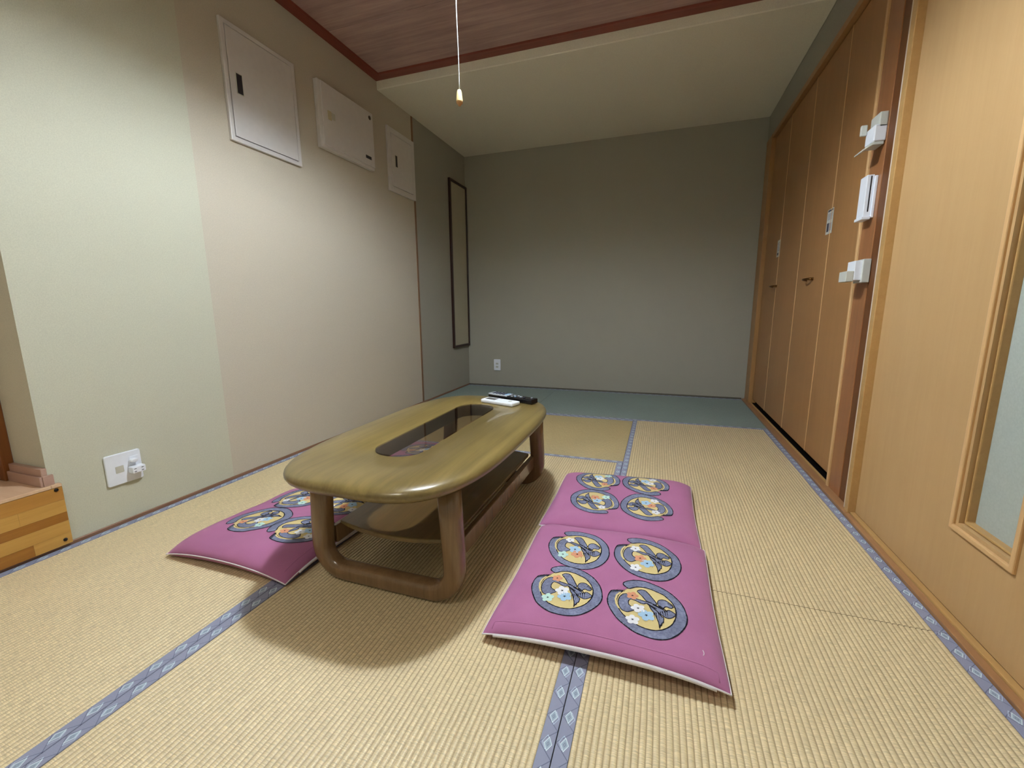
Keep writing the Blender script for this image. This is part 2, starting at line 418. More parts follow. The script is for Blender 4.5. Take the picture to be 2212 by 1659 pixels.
# ================================================================== right side: closet doors
XD = 2.810     # closet door plane
d1 = empty('door_1', (XD, -1.1, 0), 'four-panel folding closet door in orange-brown veneer', None, None, 'structure'); off = (XD, -1.1, 0)
seams = [RY(v) for v in (-0.196, -0.645, -1.150, -1.631, -2.035)]
for i, (a, b) in enumerate(zip(seams, seams[1:])):
    o = box('door_panel', XD, XD+0.028, b+0.003, a-0.003, 0.050, 2.150, M['door_wood'], d1, 0.002); local(off, o)
    e = box('edge_strip', XD-0.0015, XD+0.02, b-0.004, b+0.003, 0.050, 2.150, M['edge_wood'], d1); local(off, e)
def bow_handle(y, z):
    pts = []
    for i in range(13):
        t = i/12; a = PI*t
        pts.append((XD-0.004-0.030*math.sin(a)**0.8, y-0.055+0.11*t, z))
    rr = [0.0045+0.003*abs(math.cos(PI*i/12))**2 for i in range(13)]
    h = tube('door_handle', pts, rr, M['brass'], d1, 8); local(off, h)
    for yy in (y-0.055, y+0.055):
        c = lathe('handle_foot', [(0, 0), (0.009, 0), (0.008, 0.004), (0, 0.005)], M['brass'], h, 10)
        c.rotation_euler = (0, -PI/2, 0); c.location = (XD, yy, z)
bow_handle(RY(-1.40), 0.993); bow_handle(RY(-0.61), 0.990)
# black sheets paint the shade of the gap behind and under the panels
o = box('gap_shade', 2.8075, 2.86, RY(-2.035), RY(-0.19), 0.0, 0.012, M['black_void'], d1); local(off, o)
o = box('gap_shade', XD+0.03, 2.86, RY(-2.035), RY(-0.19), 0.0, 2.187, M['black_void'], d1); local(off, o)
# frame
trim_obj('trim_5', XR-0.012, 2.86, RY(-0.19), RY(-0.10), 0.0, 2.187, mat=M['frame_wood'], label='slim left jamb of the closet door')
trim_obj('trim_5', XR-0.006, 2.86, RY(-0.10), -0.004, 0.0, 2.187, mat=M['frame_wood'], label='flat filler strip between closet jamb and back wall')
trim_obj('trim_6', XR-0.008, 2.86, RY(-2.06), -0.004, 2.157, 2.194, mat=M['frame_wood'], label='head of the closet door frame')
trim_obj('trim_7', XR-0.004, 2.86, RY(-2.055), RY(-2.036), 0.0, 2.157, mat=M['edge_wood'], label='pale edge of the closet frame beside the post')
trim_obj('trim_8', XR+0.002, 2.86, -2.217, -2.097, 0.0, ZW, mat=M['post_wood'], label='reddish brown post carrying the white holders')
trim_obj('trim_9', XR+0.004, 2.86, -2.3175, -2.218, 0.008, ZW, mat=M['dark_wood'], label='dark recessed strip beside the post')  # shade of the recess face put into the dark wood colour
trim_obj('trim_10', XR-0.014, 2.86, -2.342, -2.318, 0.008, ZW, mat=M['plaster'], label='thin white strip beside the door casing')
trim_obj('trim_11', XR-0.020, 2.86, -2.376, -2.3425, 0.0, ZW, mat=M['sill_tan'], label='pale wooden casing of the glazed sliding door')
# sills
trim_obj('trim_12', 2.7605, 2.797, -2.376, -0.03, -0.05, 0.012, mat=M['sill_wood'], label='wooden sill in front of the closet')
trim_obj('trim_12', 2.797, 2.807, RY(-2.056), RY(-0.196), -0.05, 0.018, mat=M['sill_tan'])
trim_obj('trim_13', 2.7605, 2.781, YN, -2.377, -0.05, 0.010, mat=M['sill_wood'], label='brown outer sill of the glazed door')
trim_obj('trim_13', 2.781, 2.80, YN, -2.377, -0.05, 0.016, mat=M['sill_tan'], label='tan inner sill of the glazed door')
trim_obj('trim_13', 2.80, 2.86, YN, -2.377, -0.05, 0.004, mat=M['dark_wood'])
# glazed sliding door
X2 = 2.80
d2 = empty('door_2', (X2, -2.8, 0), 'tan veneer sliding door with a tall frosted glass pane', None, None, 'structure'); off = (X2, -2.8, 0)
WY0, WY1, WZ0, WZ1 = RY(-3.085), RY(-2.905), 0.262, 1.94
for nm, a in (('door_stile', (X2, X2+0.036, WY1, -2.377, 0.016, 2.18)), ('door_stile', (X2, X2+0.036, -3.32, WY0, 0.016, 2.18)),
              ('door_rail', (X2, X2+0.036, WY0, WY1, 0.016, WZ0)), ('door_rail', (X2, X2+0.036, WY0, WY1, WZ1, 2.18))):
    local(off, box(nm, *a, M['door2_wood'], d2))
def frame_ring(name, y0, y1, z0, z1, w, xa, xb, mat, parent, bev=0.003):
    bm = bmesh.new()
    o4 = [(y0, z0), (y1, z0), (y1, z1), (y0, z1)]; i4 = [(y0+w, z0+w), (y1-w, z0+w), (y1-w, z1-w), (y0+w, z1-w)]
    V = {}
    for k, x in (('a', xa), ('b', xb)):
        V['o'+k] = [bm.verts.new((x, y, z)) for y, z in o4]; V['i'+k] = [bm.verts.new((x, y, z)) for y, z in i4]
    for i in range(4):
        j = (i+1) % 4
        bm.faces.new((V['oa'][i], V['oa'][j], V['ia'][j], V['ia'][i]))
        bm.faces.new((V['ob'][j], V['ob'][i], V['ib'][i], V['ib'][j]))
        bm.faces.new((V['ob'][i], V['ob'][j], V['oa'][j], V['oa'][i]))
        bm.faces.new((V['ia'][i], V['ia'][j], V['ib'][j], V['ib'][i]))
    return finish(name, bm, mat, parent, bevel=bev, seg=2)
wf = frame_ring('window_frame', WY0-0.024, WY1+0.024, WZ0-0.024, WZ1+0.024, 0.014, X2-0.008, X2+0.01, M['edge_wood'], d2); local(off, wf)
wf = frame_ring('window_frame', WY0+0.001, WY1-0.001, WZ0+0.001, WZ1-0.001, 0.007, X2+0.010, X2+0.036, M['sill_tan'], d2); local(off, wf)
g = box('glass_pane', X2+0.030, X2+0.035, WY0+0.003, WY1-0.003, WZ0+0.003, WZ1-0.003, M['frosted'], d2); local(off, g)

# ================================================================== entrance at left
en = empty('trim_14', (0, -3.9, 0), 'raised entrance step faced with laminated wooden staves', None, None, 'structure'); off = (0, -3.9, 0)
XS0 = 0.025; SY = -3.518; SZ = 0.241
local(off, box('step_core', -0.255, XS0-0.013, YO2, YO-0.001, 0.0, SZ-0.012, M['dark_wood'], en))
local(off, box('step_top', -0.255, XS0+0.002, YO2, YO-0.003, SZ-0.012, SZ, M['step_top'], en, 0.002))
local(off, box('step_top', XL+0.001, XS0+0.002, YO-0.003, SY, SZ-0.012, SZ, M['step_top'], en, 0.002))
rows = [0.014, 0.055, 0.100, 0.133, 0.180, SZ-0.0125]
rnd = random.Random(5)
pal = ['stave_a', 'stave_a', 'stave_b', 'stave_a', 'stave_c']
for i, (z0, z1) in enumerate(zip(rows, rows[1:])):
    y = SY; k = 0; first = [0.10, 0.34, 0.42, 0.12, 0.5][i]
    while y > YO2:
        L = first if k == 0 else 0.16+0.3*rnd.random()
        y1 = max(y-L, YO2)
        mm = pal[i] if k == 0 else rnd.choice(['stave_a', 'stave_c', 'stave_a', 'stave_b'])
        if i == 0 and k == 1: mm = 'stave_b'
        if i == 3 and k == 1: mm = 'stave_a'
        if i == 2: mm = 'stave_b' if k < 2 else 'stave_c'
        o = box('stave', XS0-0.0125, XS0, y1+0.0002, y-0.0002, z0+0.0002, z1-0.0002, M[mm], en); local(off, o)
        y = y1; k += 1
for (yy, zz) in ((-3.535, 0.221), (-3.537, 0.033)):
    b = lathe('bolt', [(0, 0), (0.0065, 0), (0.006, 0.003), (0, 0.0035)], M['bolt'], en, 8); b.rotation_euler = (0, PI/2, 0)
    b.location = Vector((XS0-0.0005, yy, zz))-Vector(off)
sk = box('baseboard_entrance', -0.184, XL+0.004, YO-0.016, YO, SZ, SZ+0.062, M['ent_base'], None, 0.002); sk['kind'] = 'structure'; sk['label'] = 'two-step glossy skirting on the wall end by the entrance'
o = box('skirting_foot', -0.184, XL+0.008, YO-0.024, YO-0.016, SZ, SZ+0.036, M['ent_base'], sk, 0.002)
o2 = box('skirting_foot', XL+0.001, XL+0.010, YO-0.016, YO+0.012, SZ, SZ+0.036, M['ent_base'], sk, 0.001)
trim_obj('trim_16', -0.22, -0.185, YO-0.03, YO, SZ, 2.05, mat=M['jamb'], label='dark orange-brown jamb of the entrance door')
d3 = empty('door_3', (-0.24, -3.95, SZ), 'pale pinkish laminate door at the far left edge', None, None, 'structure'); off = (-0.24, -3.95, SZ)
local(off, box('door_panel', -0.253, -0.22, YO2+0.002, YO-0.003, SZ+0.004, 2.05, M['ent_door'], d3, 0.002))
local(off, box('kick_strip', -0.22, -0.2175, YO2+0.002, YO-0.036, SZ+0.012, SZ+0.05, M['ent_base'], d3))

# ================================================================== tatami mats
def tatami(name, x0, x1, y0, y1, along, mat, heri, label, pitch=0.0125):
    """x0<x1, y0<y1.  heri: set of sides ('x0','x1','y0','y1') with a cloth border"""
    off = ((x0+x1)/2, (y0+y1)/2, 0.0)
    t = empty('tatami_mat', off, label, 'tatami mat', 'tatami mats of the room')
    g = 0.0009; HW = 0.0295
    X0, X1, Y0, Y1 = x0+g, x1-g, y0+g, y1-g
    c = box('core', X0, X1, Y0, Y1, -0.055, -0.004, M['pad'], t); local(off, c)
    a0 = X0+(HW if 'x0' in heri else 0); a1 = X1-(HW if 'x1' in heri else 0)
    b0 = Y0+(HW if 'y0' in heri else 0); b1 = Y1-(HW if 'y1' in heri else 0)
    if along == 'Y': s0, s1, l0, l1 = a0, a1, b0, b1
    else: s0, s1, l0, l1 = b0, b1, a0, a1
    n = max(1, round((s1-s0)/pitch)); p = (s1-s0)/n
    prof = []
    for i in range(n):
        for j, f in enumerate((0.0, 0.10, 0.25, 0.5, 0.75, 0.90)):
            prof.append((s0+(i+f)*p, -0.0027+0.0027*min(1, math.sin(PI*f))**0.6 if f > 0 else -0.0027))
    prof.append((s1, -0.0027))
    segs = 40; me = bpy.data.meshes.new('woven_surface'); verts = []; faces = []
    m_ = len(prof); rr = random.Random(int(x0*100+y0*37))
    ph = [rr.random()*6 for _ in range(3)]
    for k in range(segs+1):
        l = l0+(l1-l0)*k/segs
        for s, z in prof:
            w = 0.0009*math.sin(l*7+s*5+ph[0])+0.0006*math.sin(l*19+s*13+ph[1])
            if s in (s0, s1): w = 0
            P = (s+w, l, z) if along == 'Y' else (l, s+w, z)
            verts.append((P[0]-off[0], P[1]-off[1], P[2]))
    for k in range(segs):
        for i in range(m_-1):
            q = (k*m_+i, k*m_+i+1, (k+1)*m_+i+1, (k+1)*m_+i)
            faces.append(q if along == 'Y' else q[::-1])
    me.from_pydata(verts, [], faces); me.materials.append(mat)
    me.polygons.foreach_set('use_smooth', [True]*len(me.polygons)); me.update()
    o = bpy.data.objects.new('woven_surface', me); COL.objects.link(o); o.parent = t
    for side in sorted(heri):
        bm = bmesh.new(); uvl = bm.loops.layers.uv.new('UVMap')
        if side[0] == 'x':
            xa, xb = (X0, X0+HW) if side == 'x0' else (X1-HW, X1)
            ya, yb = Y0, Y1
        else:
            ya, yb = (Y0, Y0+HW) if side == 'y0' else (Y1-HW, Y1)
            xa, xb = X0, X1
        add_box(bm, xa, xb, ya, yb, -0.004, 0.0008)
        for f in bm.faces:
            for lp in f.loops:
                v = lp.vert.co
                if side[0] == 'x': lp[uvl].uv = ((v.x-xa), v.y+10+(0.0 if side == 'x0' else 0.008))
                else: lp[uvl].uv = ((v.y-ya), v.x+10+(0.0 if side == 'y0' else 0.0595*0.5))
        h = finish('heri_border', bm, M['heri'], t, bevel=0.0008, seg=1); local(off, h)
    return t
yB, yM, yJ = -1.084, -2.050, -3.063
xS, xC, xE = 0.921, 1.857, 2.760
X0M, YF = 0.0135, -4.12
tatami('tatami_mat', X0M, 1.02, yB, -0.022, 'X', M['blue_x'], {'y0', 'y1'}, 'blue-green tatami mat along the back wall, left of the seam', 0.011)
tatami('tatami_mat', 1.02, xE, yB, -0.022, 'X', M['blue_x'], {'y0', 'y1'}, 'blue-green tatami mat along the back wall, right of the seam', 0.011)
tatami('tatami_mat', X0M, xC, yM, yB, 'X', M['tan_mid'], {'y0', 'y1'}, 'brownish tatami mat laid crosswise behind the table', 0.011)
tatami('tatami_mat', xC, xE, yJ, yB, 'Y', M['tan_y'], {'x0', 'x1'}, 'straw tatami mat beside the closet doors, beyond the cross seam')
tatami('tatami_mat', xC, xE, YN+0.01, yJ, 'Y', M['tan_y'], {'x0', 'x1'}, 'straw tatami mat in the near right corner, this side of the cross seam')
tatami('tatami_mat', X0M, xS, YF, yM, 'Y', M['tan_y'], {'x0', 'x1'}, 'straw tatami mat along the left wall with the outlet')
tatami('tatami_mat', xS, xC, YF, yM, 'Y', M['tan_y'], {'x0', 'x1'}, 'straw tatami mat under the low table')
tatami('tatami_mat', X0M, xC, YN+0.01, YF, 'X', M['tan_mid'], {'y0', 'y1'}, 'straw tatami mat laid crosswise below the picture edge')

# ================================================================== low table
TC = (1.240, -2.925, 0.0); TH = 0.40
tb = empty('low_table', TC, 'low oval-cornered wooden table with a smoked glass inset and lower shelf', 'table')
hx, hy = 0.330, 0.600
GX, GY, GHX, GHY, GR = 0.005, -0.009, 0.084, 0.368, 0.078     # glass opening (local)
M['opening_edge'] = wood('glass_dimmed_opening_edge', (44, 30, 20), (62, 44, 30), 'Y', 0.35)  # inner wall darkened in colour for the dimness under the smoked glass
def make_tabletop():
    N = 96
    def ring(inset):
        # barrel-sided rounded rectangle
        pts = []
        for i in range(N):
            t = 2*PI*i/N; c, s = math.cos(t), math.sin(t); n = 3.5
            x = hx*math.copysign(abs(c)**(2/n), c); y = hy*math.copysign(abs(s)**(2/n), s)
            pts.append(Vector((x, y)))
        out = []
        for i, p in enumerate(pts):
            tn = (pts[(i+1) % N]-pts[i-1]).normalized(); nn = Vector((tn.y, -tn.x))
            out.append(p-nn*inset)
        return out
    prof = [(0.060, TH-0.052), (0.030, TH-0.050), (0.014, TH-0.044), (0.005, TH-0.037), (0.0005, TH-0.029), (0.0, TH-0.023), (0.002, TH-0.017), (0.007, TH-0.0115), (0.015, TH-0.0072), (0.026, TH-0.0042), (0.040, TH-0.0018), (0.060, TH)]
    bm = bmesh.new(); rings = []
    for ins, z in prof: rings.append([bm.verts.new((p.x, p.y, z)) for p in ring(ins)])
    for A, B in zip(rings, rings[1:]):
        for i in range(N): bm.faces.new((A[i], A[(i+1) % N], B[(i+1) % N], B[i]))
    # opening
    op = rounded_rect(GX, GY, GHX, GHY, GR, 11)          # 48 points
    # resample opening to N by angle-matched nearest param
    def resample(poly, n):
        L = [0]; P = [Vector(p) for p in poly]+[Vector(poly[0])]
        for a, b in zip(P, P[1:]): L.append(L[-1]+(b-a).length)
        out = []
        for i in range(n):
            d = L[-1]*i/n; k = max(j for j in range(len(L)) if L[j] <= d+1e-9); k = min(k, len(P)-2)
            f = (d-L[k])/max(1e-9, L[k+1]-L[k]); out.append(P[k].lerp(P[k+1], f))
        return out
    # outer ring starts at angle 0 (x = +hx) going counter-clockwise; do the same for the opening
    q = op[:]; k0 = max(range(len(q)), key=lambda i: (q[i][0] > GX+GHX-1e-6, -abs(q[i][1]-GY)))
    first = [(GX+GHX, GY)]; ccw = sorted(range(len(q)), key=lambda i: math.atan2((q[i][1]-GY)/GHY, (q[i][0]-GX)/GHX) % (2*PI))
    ordered = first+[q[i] for i in ccw]
    # pair by direction seen from the centre of the opening
    rs = []
    P = [Vector(p) for p in ordered]+[Vector(ordered[0])]
    for o_ in ring(0.05):
        best = None; d = (o_-Vector((GX, GY)))
        # target parameter: clamp the outer point onto the stadium spine
        sp = Vector((GX, max(GY-(GHY-GR), min(GY+(GHY-GR), o_.y*0.80))))
        dd = (o_-sp)
        if abs(sp.y-GY) < GHY-GR-1e-6: dd = Vector((math.copysign(1, o_.x-GX), 0))
        dd.normalize(); rs.append(sp+Vector((dd.x*GHX, dd.y*GR)))
    def opening(z, grow=0.0):
        c = Vector((GX, GY)); vs2 = []
        for p in rs:
            d = (p-c); vs2.append(bm.verts.new((c.x+d.x*(1+grow/GHX), c.y+d.y*(1+grow/GHY), z)))
        return vs2
    top_o = opening(TH, 0.002); top_i = opening(TH-0.002, 0.0); bot_o = opening(TH-0.052, 0.0)
    A, B = rings[-1], top_o
    for i in range(N): bm.faces.new((A[i], A[(i+1) % N], B[(i+1) % N], B[i]))
    for A, B in ((top_o, top_i), (top_i, bot_o), (bot_o, rings[0])):
        for i in range(N):
            fc = bm.faces.new((A[i], A[(i+1) % N], B[(i+1) % N], B[i]))
            if A is top_i: fc.material_index = 1
    o = finish('tabletop', bm, [M['table_top'], M['opening_edge']], tb, smooth=True)
    e = o.modifiers.new('split', 'EDGE_SPLIT'); e.split_angle = math.radians(50)
make_tabletop()
bm = bmesh.new()
gp = rounded_rect(GX, GY, GHX-0.001, GHY-0.001, GR-0.001, 11)
a = [bm.verts.new((x, y, TH-0.0015)) for x, y in gp]
bm.faces.new(a)
o = finish('glass_inset', bm, M['smoked'], tb)
sol = o.modifiers.new('thickness', 'SOLIDIFY'); sol.thickness = 0.005; sol.offset = -1
# U-shaped end frames
def end_frame(yc):
    path = []       # (x,z) centre line, from top left, down, round, across, up
    xo, xi = 0.2325, 0.222     # half span at the foot / at the top
    zb = 0.029; R = 0.078
    top = TH-0.050
    path.append((-xi, top)); path.append((-xi-0.003, 0.26)); path.append((-xo+0.003, 0.19)); path.append((-xo, zb+R+0.01))
    for i in range(9):
        a = PI+PI/2*i/8; path.append((-xo+R+R*math.cos(a), zb+R+R*math.sin(a)))
    for x in (-0.08, 0.0, 0.08): path.append((x, zb-0.001))
    for i in range(9):
        a = -PI/2+PI/2*i/8; path.append((xo-R+R*math.cos(a), zb+R+R*math.sin(a)))
    path.append((xo, zb+R+0.01)); path.append((xo-0.003, 0.19)); path.append((xi+0.003, 0.26)); path.append((xi, top))
    bm = bmesh.new(); rings = []; n = len(path); NS = 20
    for i, (x, z) in enumerate(path):
        a = Vector(path[max(0, i-1)]); b = Vector(path[min(n-1, i+1)]); t = (b-a).normalized(); nx, nz = t.y, -t.x   # outward normal
        ringv = []
        for k in range(NS):
            ang = 2*PI*k/NS; c, s = math.cos(ang), math.sin(ang); e = 2.8
            hw = 0.0285+0.0045*min(1, max(0, (z-0.03)/0.10)); u = hw*math.copysign(abs(c)**(2/e), c); v = 0.027*math.copysign(abs(s)**(2/e), s)
            ringv.append(bm.verts.new((0.020+x+nx*u, yc+v, max(0.0008, z+nz*u))))
        rings.append(ringv)
    for A, B in zip(rings, rings[1:]):
        for k in range(NS): bm.faces.new((A[k], A[(k+1) % NS], B[(k+1) % NS], B[k]))
    bm.faces.new(rings[0]); bm.faces.new(rings[-1][::-1])
    return finish('leg_frame', bm, M['table_leg'], tb, smooth=True)
end_frame(-0.436); end_frame(0.446)
# rails and shelf (local coordinates)
for s in (-1, 1):
    box('side_rail', 0.020+s*0.202, 0.020+s*0.222, -0.408, 0.418, 0.096, 0.1555, M['table_leg'], tb, 0.004)
bm = bmesh.new(); top = []
pts = []
for i in range(13):
    x = -0.2+0.40*i/12; pts.append((0.02+x, -0.393-0.038*(1-(x/0.2)**2)))
for i in range(13):
    x = 0.2-0.40*i/12; pts.append((0.02+x, 0.405+0.03*(1-(x/0.2)**2)))
A = [bm.verts.new((x, y, 0.156)) for x, y in pts]; B = [bm.verts.new((x, y, 0.171)) for x, y in pts]; n = len(pts)
for i in range(n): bm.faces.new((A[i], A[(i+1) % n], B[(i+1) % n], B[i]))
bm.faces.new(A[::-1]); bm.faces.new(B)
finish('shelf', bm, M['table_shelf'], tb, bevel=0.004, seg=3)

# ================================================================== remotes on the table
ZT = TH+0.0006
def remote_frame(p0, p1):
    d = Vector((p1[0]-p0[0], p1[1]-p0[1], 0)); return math.atan2(d.y, d.x), d.length
rw = empty('remote_control', (1.318, -2.516, ZT), 'white slim remote control lying nearest on the table, beside the glass inset', 'remote control')
rw.rotation_euler = (0, 0, math.radians(-17))
box('case', -0.093, 0.093, -0.032, 0.032, 0.0, 0.017, M['white'], rw, 0.005)
box('display', -0.078, -0.020, -0.017, 0.017, 0.0165, 0.0178, M['lcd'], rw)
box('button', 0.050, 0.066, -0.006, 0.006, 0.0165, 0.0185, M['grey_plast'], rw, 0.001)
box('cover_seam', -0.0015, 0.0, -0.028, 0.028, 0.0168, 0.0173, M['grey_plast'], rw)
rb = empty('remote_control', (1.352, -2.436, ZT), 'two-tone silver and black television remote at the far end of the table', 'remote control')
rb.rotation_euler = (0, 0, math.radians(-18.5))
box('case', -0.132, 0.132, -0.027, 0.027, 0.0, 0.023, M['black'], rb, 0.005)
box('silver_plate', -0.131, -0.014, -0.0265, 0.0265, 0.0195, 0.0265, M['silver'], rb, 0.002)
for i in range(4):
    for j in range(3):
        box('button', -0.112+i*0.021, -0.100+i*0.021, -0.019+j*0.014, -0.009+j*0.014, 0.026, 0.029, M['button_dark'], rb, 0.0012)
for j in range(3): box('button', -0.034, -0.022, -0.019+j*0.014, -0.009+j*0.014, 0.026, 0.029, M['button_blue'], rb, 0.0012)
for i, (x, y, wx, mm) in enumerate([(0.002, -0.012, 0.009, 'silver'), (0.004, 0.010, 0.009, 'silver'), (0.022, -0.010, 0.008, 'button_blue'), (0.026, 0.010, 0.009, 'silver'), (0.046, 0.0, 0.012, 'silver'), (0.074, -0.008, 0.006, 'button_dark'), (0.104, 0.010, 0.007, 'silver')]):
    box('button', x, x+wx, y-0.006, y+0.006, 0.0225, 0.0262, M[mm], rb, 0.0012)

# ================================================================== floor cushions
MOTIF = {}
MOTIF['ring_out'] = [(-0.587,0.734),(-0.555,0.795),(-0.464,0.861),(-0.347,0.912),(-0.217,0.94),(-0.099,0.951),(0.02,0.943),(0.138,0.916),(0.255,0.879),(0.37,0.834),(0.484,0.759),(0.595,0.678),(0.703,0.569),(0.808,0.437),(0.879,0.328),(0.927,0.215),(0.97,0.079),(0.995,-0.075),(1.008,-0.166),(1.004,-0.277),(0.985,-0.405),(0.951,-0.521),(0.9,-0.639),(0.842,-0.745),(0.77,-0.853),(0.7,-0.931),(0.621,-1.012),(0.543,-1.065),(0.456,-1.109),(0.37,-1.134),(0.274,-1.152),(0.177,-1.155),(0.079,-1.143),(-0.02,-1.122),(-0.1,-1.105),(-0.171,-1.086),(-0.253,-1.048),(-0.327,-1.006),(-0.413,-0.953),(-0.489,-0.895),(-0.557,-0.834),(-0.628,-0.756),(-0.696,-0.659),(-0.755,-0.558),(-0.809,-0.46),(-0.853,-0.357),(-0.886,-0.265),(-0.906,-0.184),(-0.921,-0.083),(-0.922,0.007),(-0.919,0.109),(-0.903,0.197),(-0.878,0.29),(-0.844,0.358)]
MOTIF['ring_in'] = [(-0.475,0.501),(-0.539,0.431),(-0.592,0.363),(-0.626,0.286),(-0.655,0.212),(-0.678,0.122),(-0.687,0.037),(-0.689,-0.044),(-0.681,-0.129),(-0.662,-0.21),(-0.638,-0.288),(-0.598,-0.392),(-0.556,-0.477),(-0.501,-0.557),(-0.437,-0.632),(-0.391,-0.683),(-0.346,-0.727),(-0.28,-0.775),(-0.216,-0.807),(-0.143,-0.84),(-0.07,-0.865),(0.001,-0.883),(0.072,-0.892),(0.147,-0.897),(0.222,-0.894),(0.301,-0.873),(0.37,-0.839),(0.434,-0.804),(0.489,-0.757),(0.554,-0.7),(0.61,-0.63),(0.657,-0.556),(0.694,-0.468),(0.722,-0.383),(0.74,-0.3),(0.751,-0.21),(0.757,-0.12),(0.751,-0.032),(0.742,0.055),(0.721,0.124),(0.693,0.191),(0.663,0.259),(0.621,0.324),(0.552,0.412),(0.481,0.494),(0.398,0.549),(0.314,0.587),(0.229,0.626),(0.143,0.665),(0.056,0.675),(-0.031,0.686),(-0.117,0.674),(-0.204,0.66),(-0.272,0.628),(-0.328,0.591),(-0.385,0.557),(-0.425,0.54),(-0.48,0.581),(-0.537,0.631),(-0.57,0.67)]
MOTIF['curl'] = [(-0.211,-0.309),(-0.273,-0.362),(-0.324,-0.403),(-0.365,-0.44),(-0.412,-0.451),(-0.451,-0.44),(-0.501,-0.424),(-0.542,-0.391),(-0.577,-0.335),(-0.606,-0.277),(-0.628,-0.199),(-0.643,-0.117),(-0.648,-0.034),(-0.64,0.043),(-0.627,0.12),(-0.601,0.183),(-0.569,0.248),(-0.529,0.289),(-0.49,0.311),(-0.45,0.315),(-0.409,0.304),(-0.367,0.276),(-0.319,0.237),(-0.272,0.206),(-0.197,0.171),(-0.124,0.155),(-0.056,0.133),(0.011,0.11),(0.088,0.097),(0.154,0.07),(0.219,0.042),(0.306,-0.01),(0.37,-0.051),(0.444,-0.115),(0.517,-0.157),(0.581,-0.063),(0.664,-0.11),(0.724,-0.154),(0.746,-0.184),(0.721,-0.251),(0.679,-0.312),(0.627,-0.36),(0.575,-0.384),(0.524,-0.377),(0.473,-0.354),(0.422,-0.316),(0.37,-0.277),(0.318,-0.221),(0.264,-0.164),(0.211,-0.112),(0.156,-0.066),(0.101,-0.007),(0.046,0.035),(0.003,0.004),(-0.019,-0.007),(-0.063,0.003),(-0.107,0.02),(-0.164,0.054),(-0.221,0.089),(-0.267,0.106),(-0.301,0.116),(-0.335,0.12),(-0.356,0.107),(-0.379,0.077),(-0.391,0.034),(-0.395,-0.029),(-0.388,-0.087),(-0.372,-0.131),(-0.351,-0.161),(-0.316,-0.187),(-0.282,-0.207),(-0.237,-0.234),(-0.193,-0.254)]
MOTIF['blade'] = [(-0.207,0.486),(-0.174,0.529),(-0.13,0.562),(-0.084,0.577),(-0.038,0.578),(-0.004,0.565),(0.031,0.544),(0.067,0.499),(0.102,0.445),(0.137,0.383),(0.171,0.322),(0.205,0.261),(0.239,0.201),(0.273,0.134),(0.3,0.065),(0.276,0.015),(0.241,0.026),(0.198,0.049),(0.154,0.083),(0.109,0.107),(0.054,0.124),(0.02,0.166),(-0.004,0.212),(-0.039,0.272),(-0.075,0.333),(-0.111,0.377),(-0.147,0.421)]
MOTIF['bulb'] = [(0.455,-0.107),(0.413,-0.067),(0.37,-0.031),(0.338,0.018),(0.316,0.079),(0.314,0.138),(0.329,0.204),(0.359,0.249),(0.403,0.28),(0.463,0.291),(0.512,0.28),(0.549,0.257),(0.587,0.226),(0.618,0.202),(0.655,0.171),(0.686,0.121),(0.69,0.072),(0.646,0.008),(0.593,0.011),(0.541,0.041),(0.477,0.003)]
MOTIF['tail'] = [(0.046,0.035),(0.084,0.009),(0.113,-0.038),(0.141,-0.105),(0.169,-0.179),(0.207,-0.235),(0.245,-0.285),(0.272,-0.364),(0.298,-0.442),(0.319,-0.497),(0.331,-0.524),(0.345,-0.596),(0.36,-0.666),(0.368,-0.738),(0.37,-0.796),(0.382,-0.711),(0.392,-0.626),(0.405,-0.667),(0.41,-0.698),(0.416,-0.633),(0.421,-0.572),(0.441,-0.58),(0.456,-0.548),(0.462,-0.482),(0.465,-0.404),(0.432,-0.368),(0.401,-0.346),(0.37,-0.293),(0.339,-0.246),(0.291,-0.189),(0.243,-0.122),(0.2,-0.077),(0.156,-0.049),(0.101,0.018)]
MOTIF['gold'] = [(-0.475,0.501),(-0.539,0.431),(-0.592,0.363),(-0.626,0.286),(-0.655,0.212),(-0.678,0.122),(-0.687,0.037),(-0.689,-0.044),(-0.681,-0.129),(-0.662,-0.21),(-0.638,-0.288),(-0.598,-0.392),(-0.556,-0.477),(-0.501,-0.557),(-0.437,-0.632),(-0.391,-0.683),(-0.346,-0.727),(-0.28,-0.775),(-0.216,-0.807),(-0.143,-0.84),(-0.07,-0.865),(0.001,-0.883),(0.072,-0.892),(0.147,-0.897),(0.222,-0.894),(0.301,-0.873),(0.37,-0.839),(0.434,-0.804),(0.489,-0.757),(0.554,-0.7),(0.61,-0.63),(0.657,-0.556),(0.694,-0.468),(0.722,-0.383),(0.74,-0.3),(0.751,-0.21),(0.757,-0.12),(0.751,-0.032),(0.742,0.055),(0.721,0.124),(0.693,0.191),(0.663,0.259),(0.621,0.324),(0.552,0.412),(0.481,0.494),(0.398,0.549),(0.314,0.587),(0.229,0.626),(0.143,0.665),(0.056,0.675),(-0.031,0.686),(-0.117,0.674),(-0.204,0.66),(-0.272,0.628),(-0.328,0.591),(-0.385,0.557)]

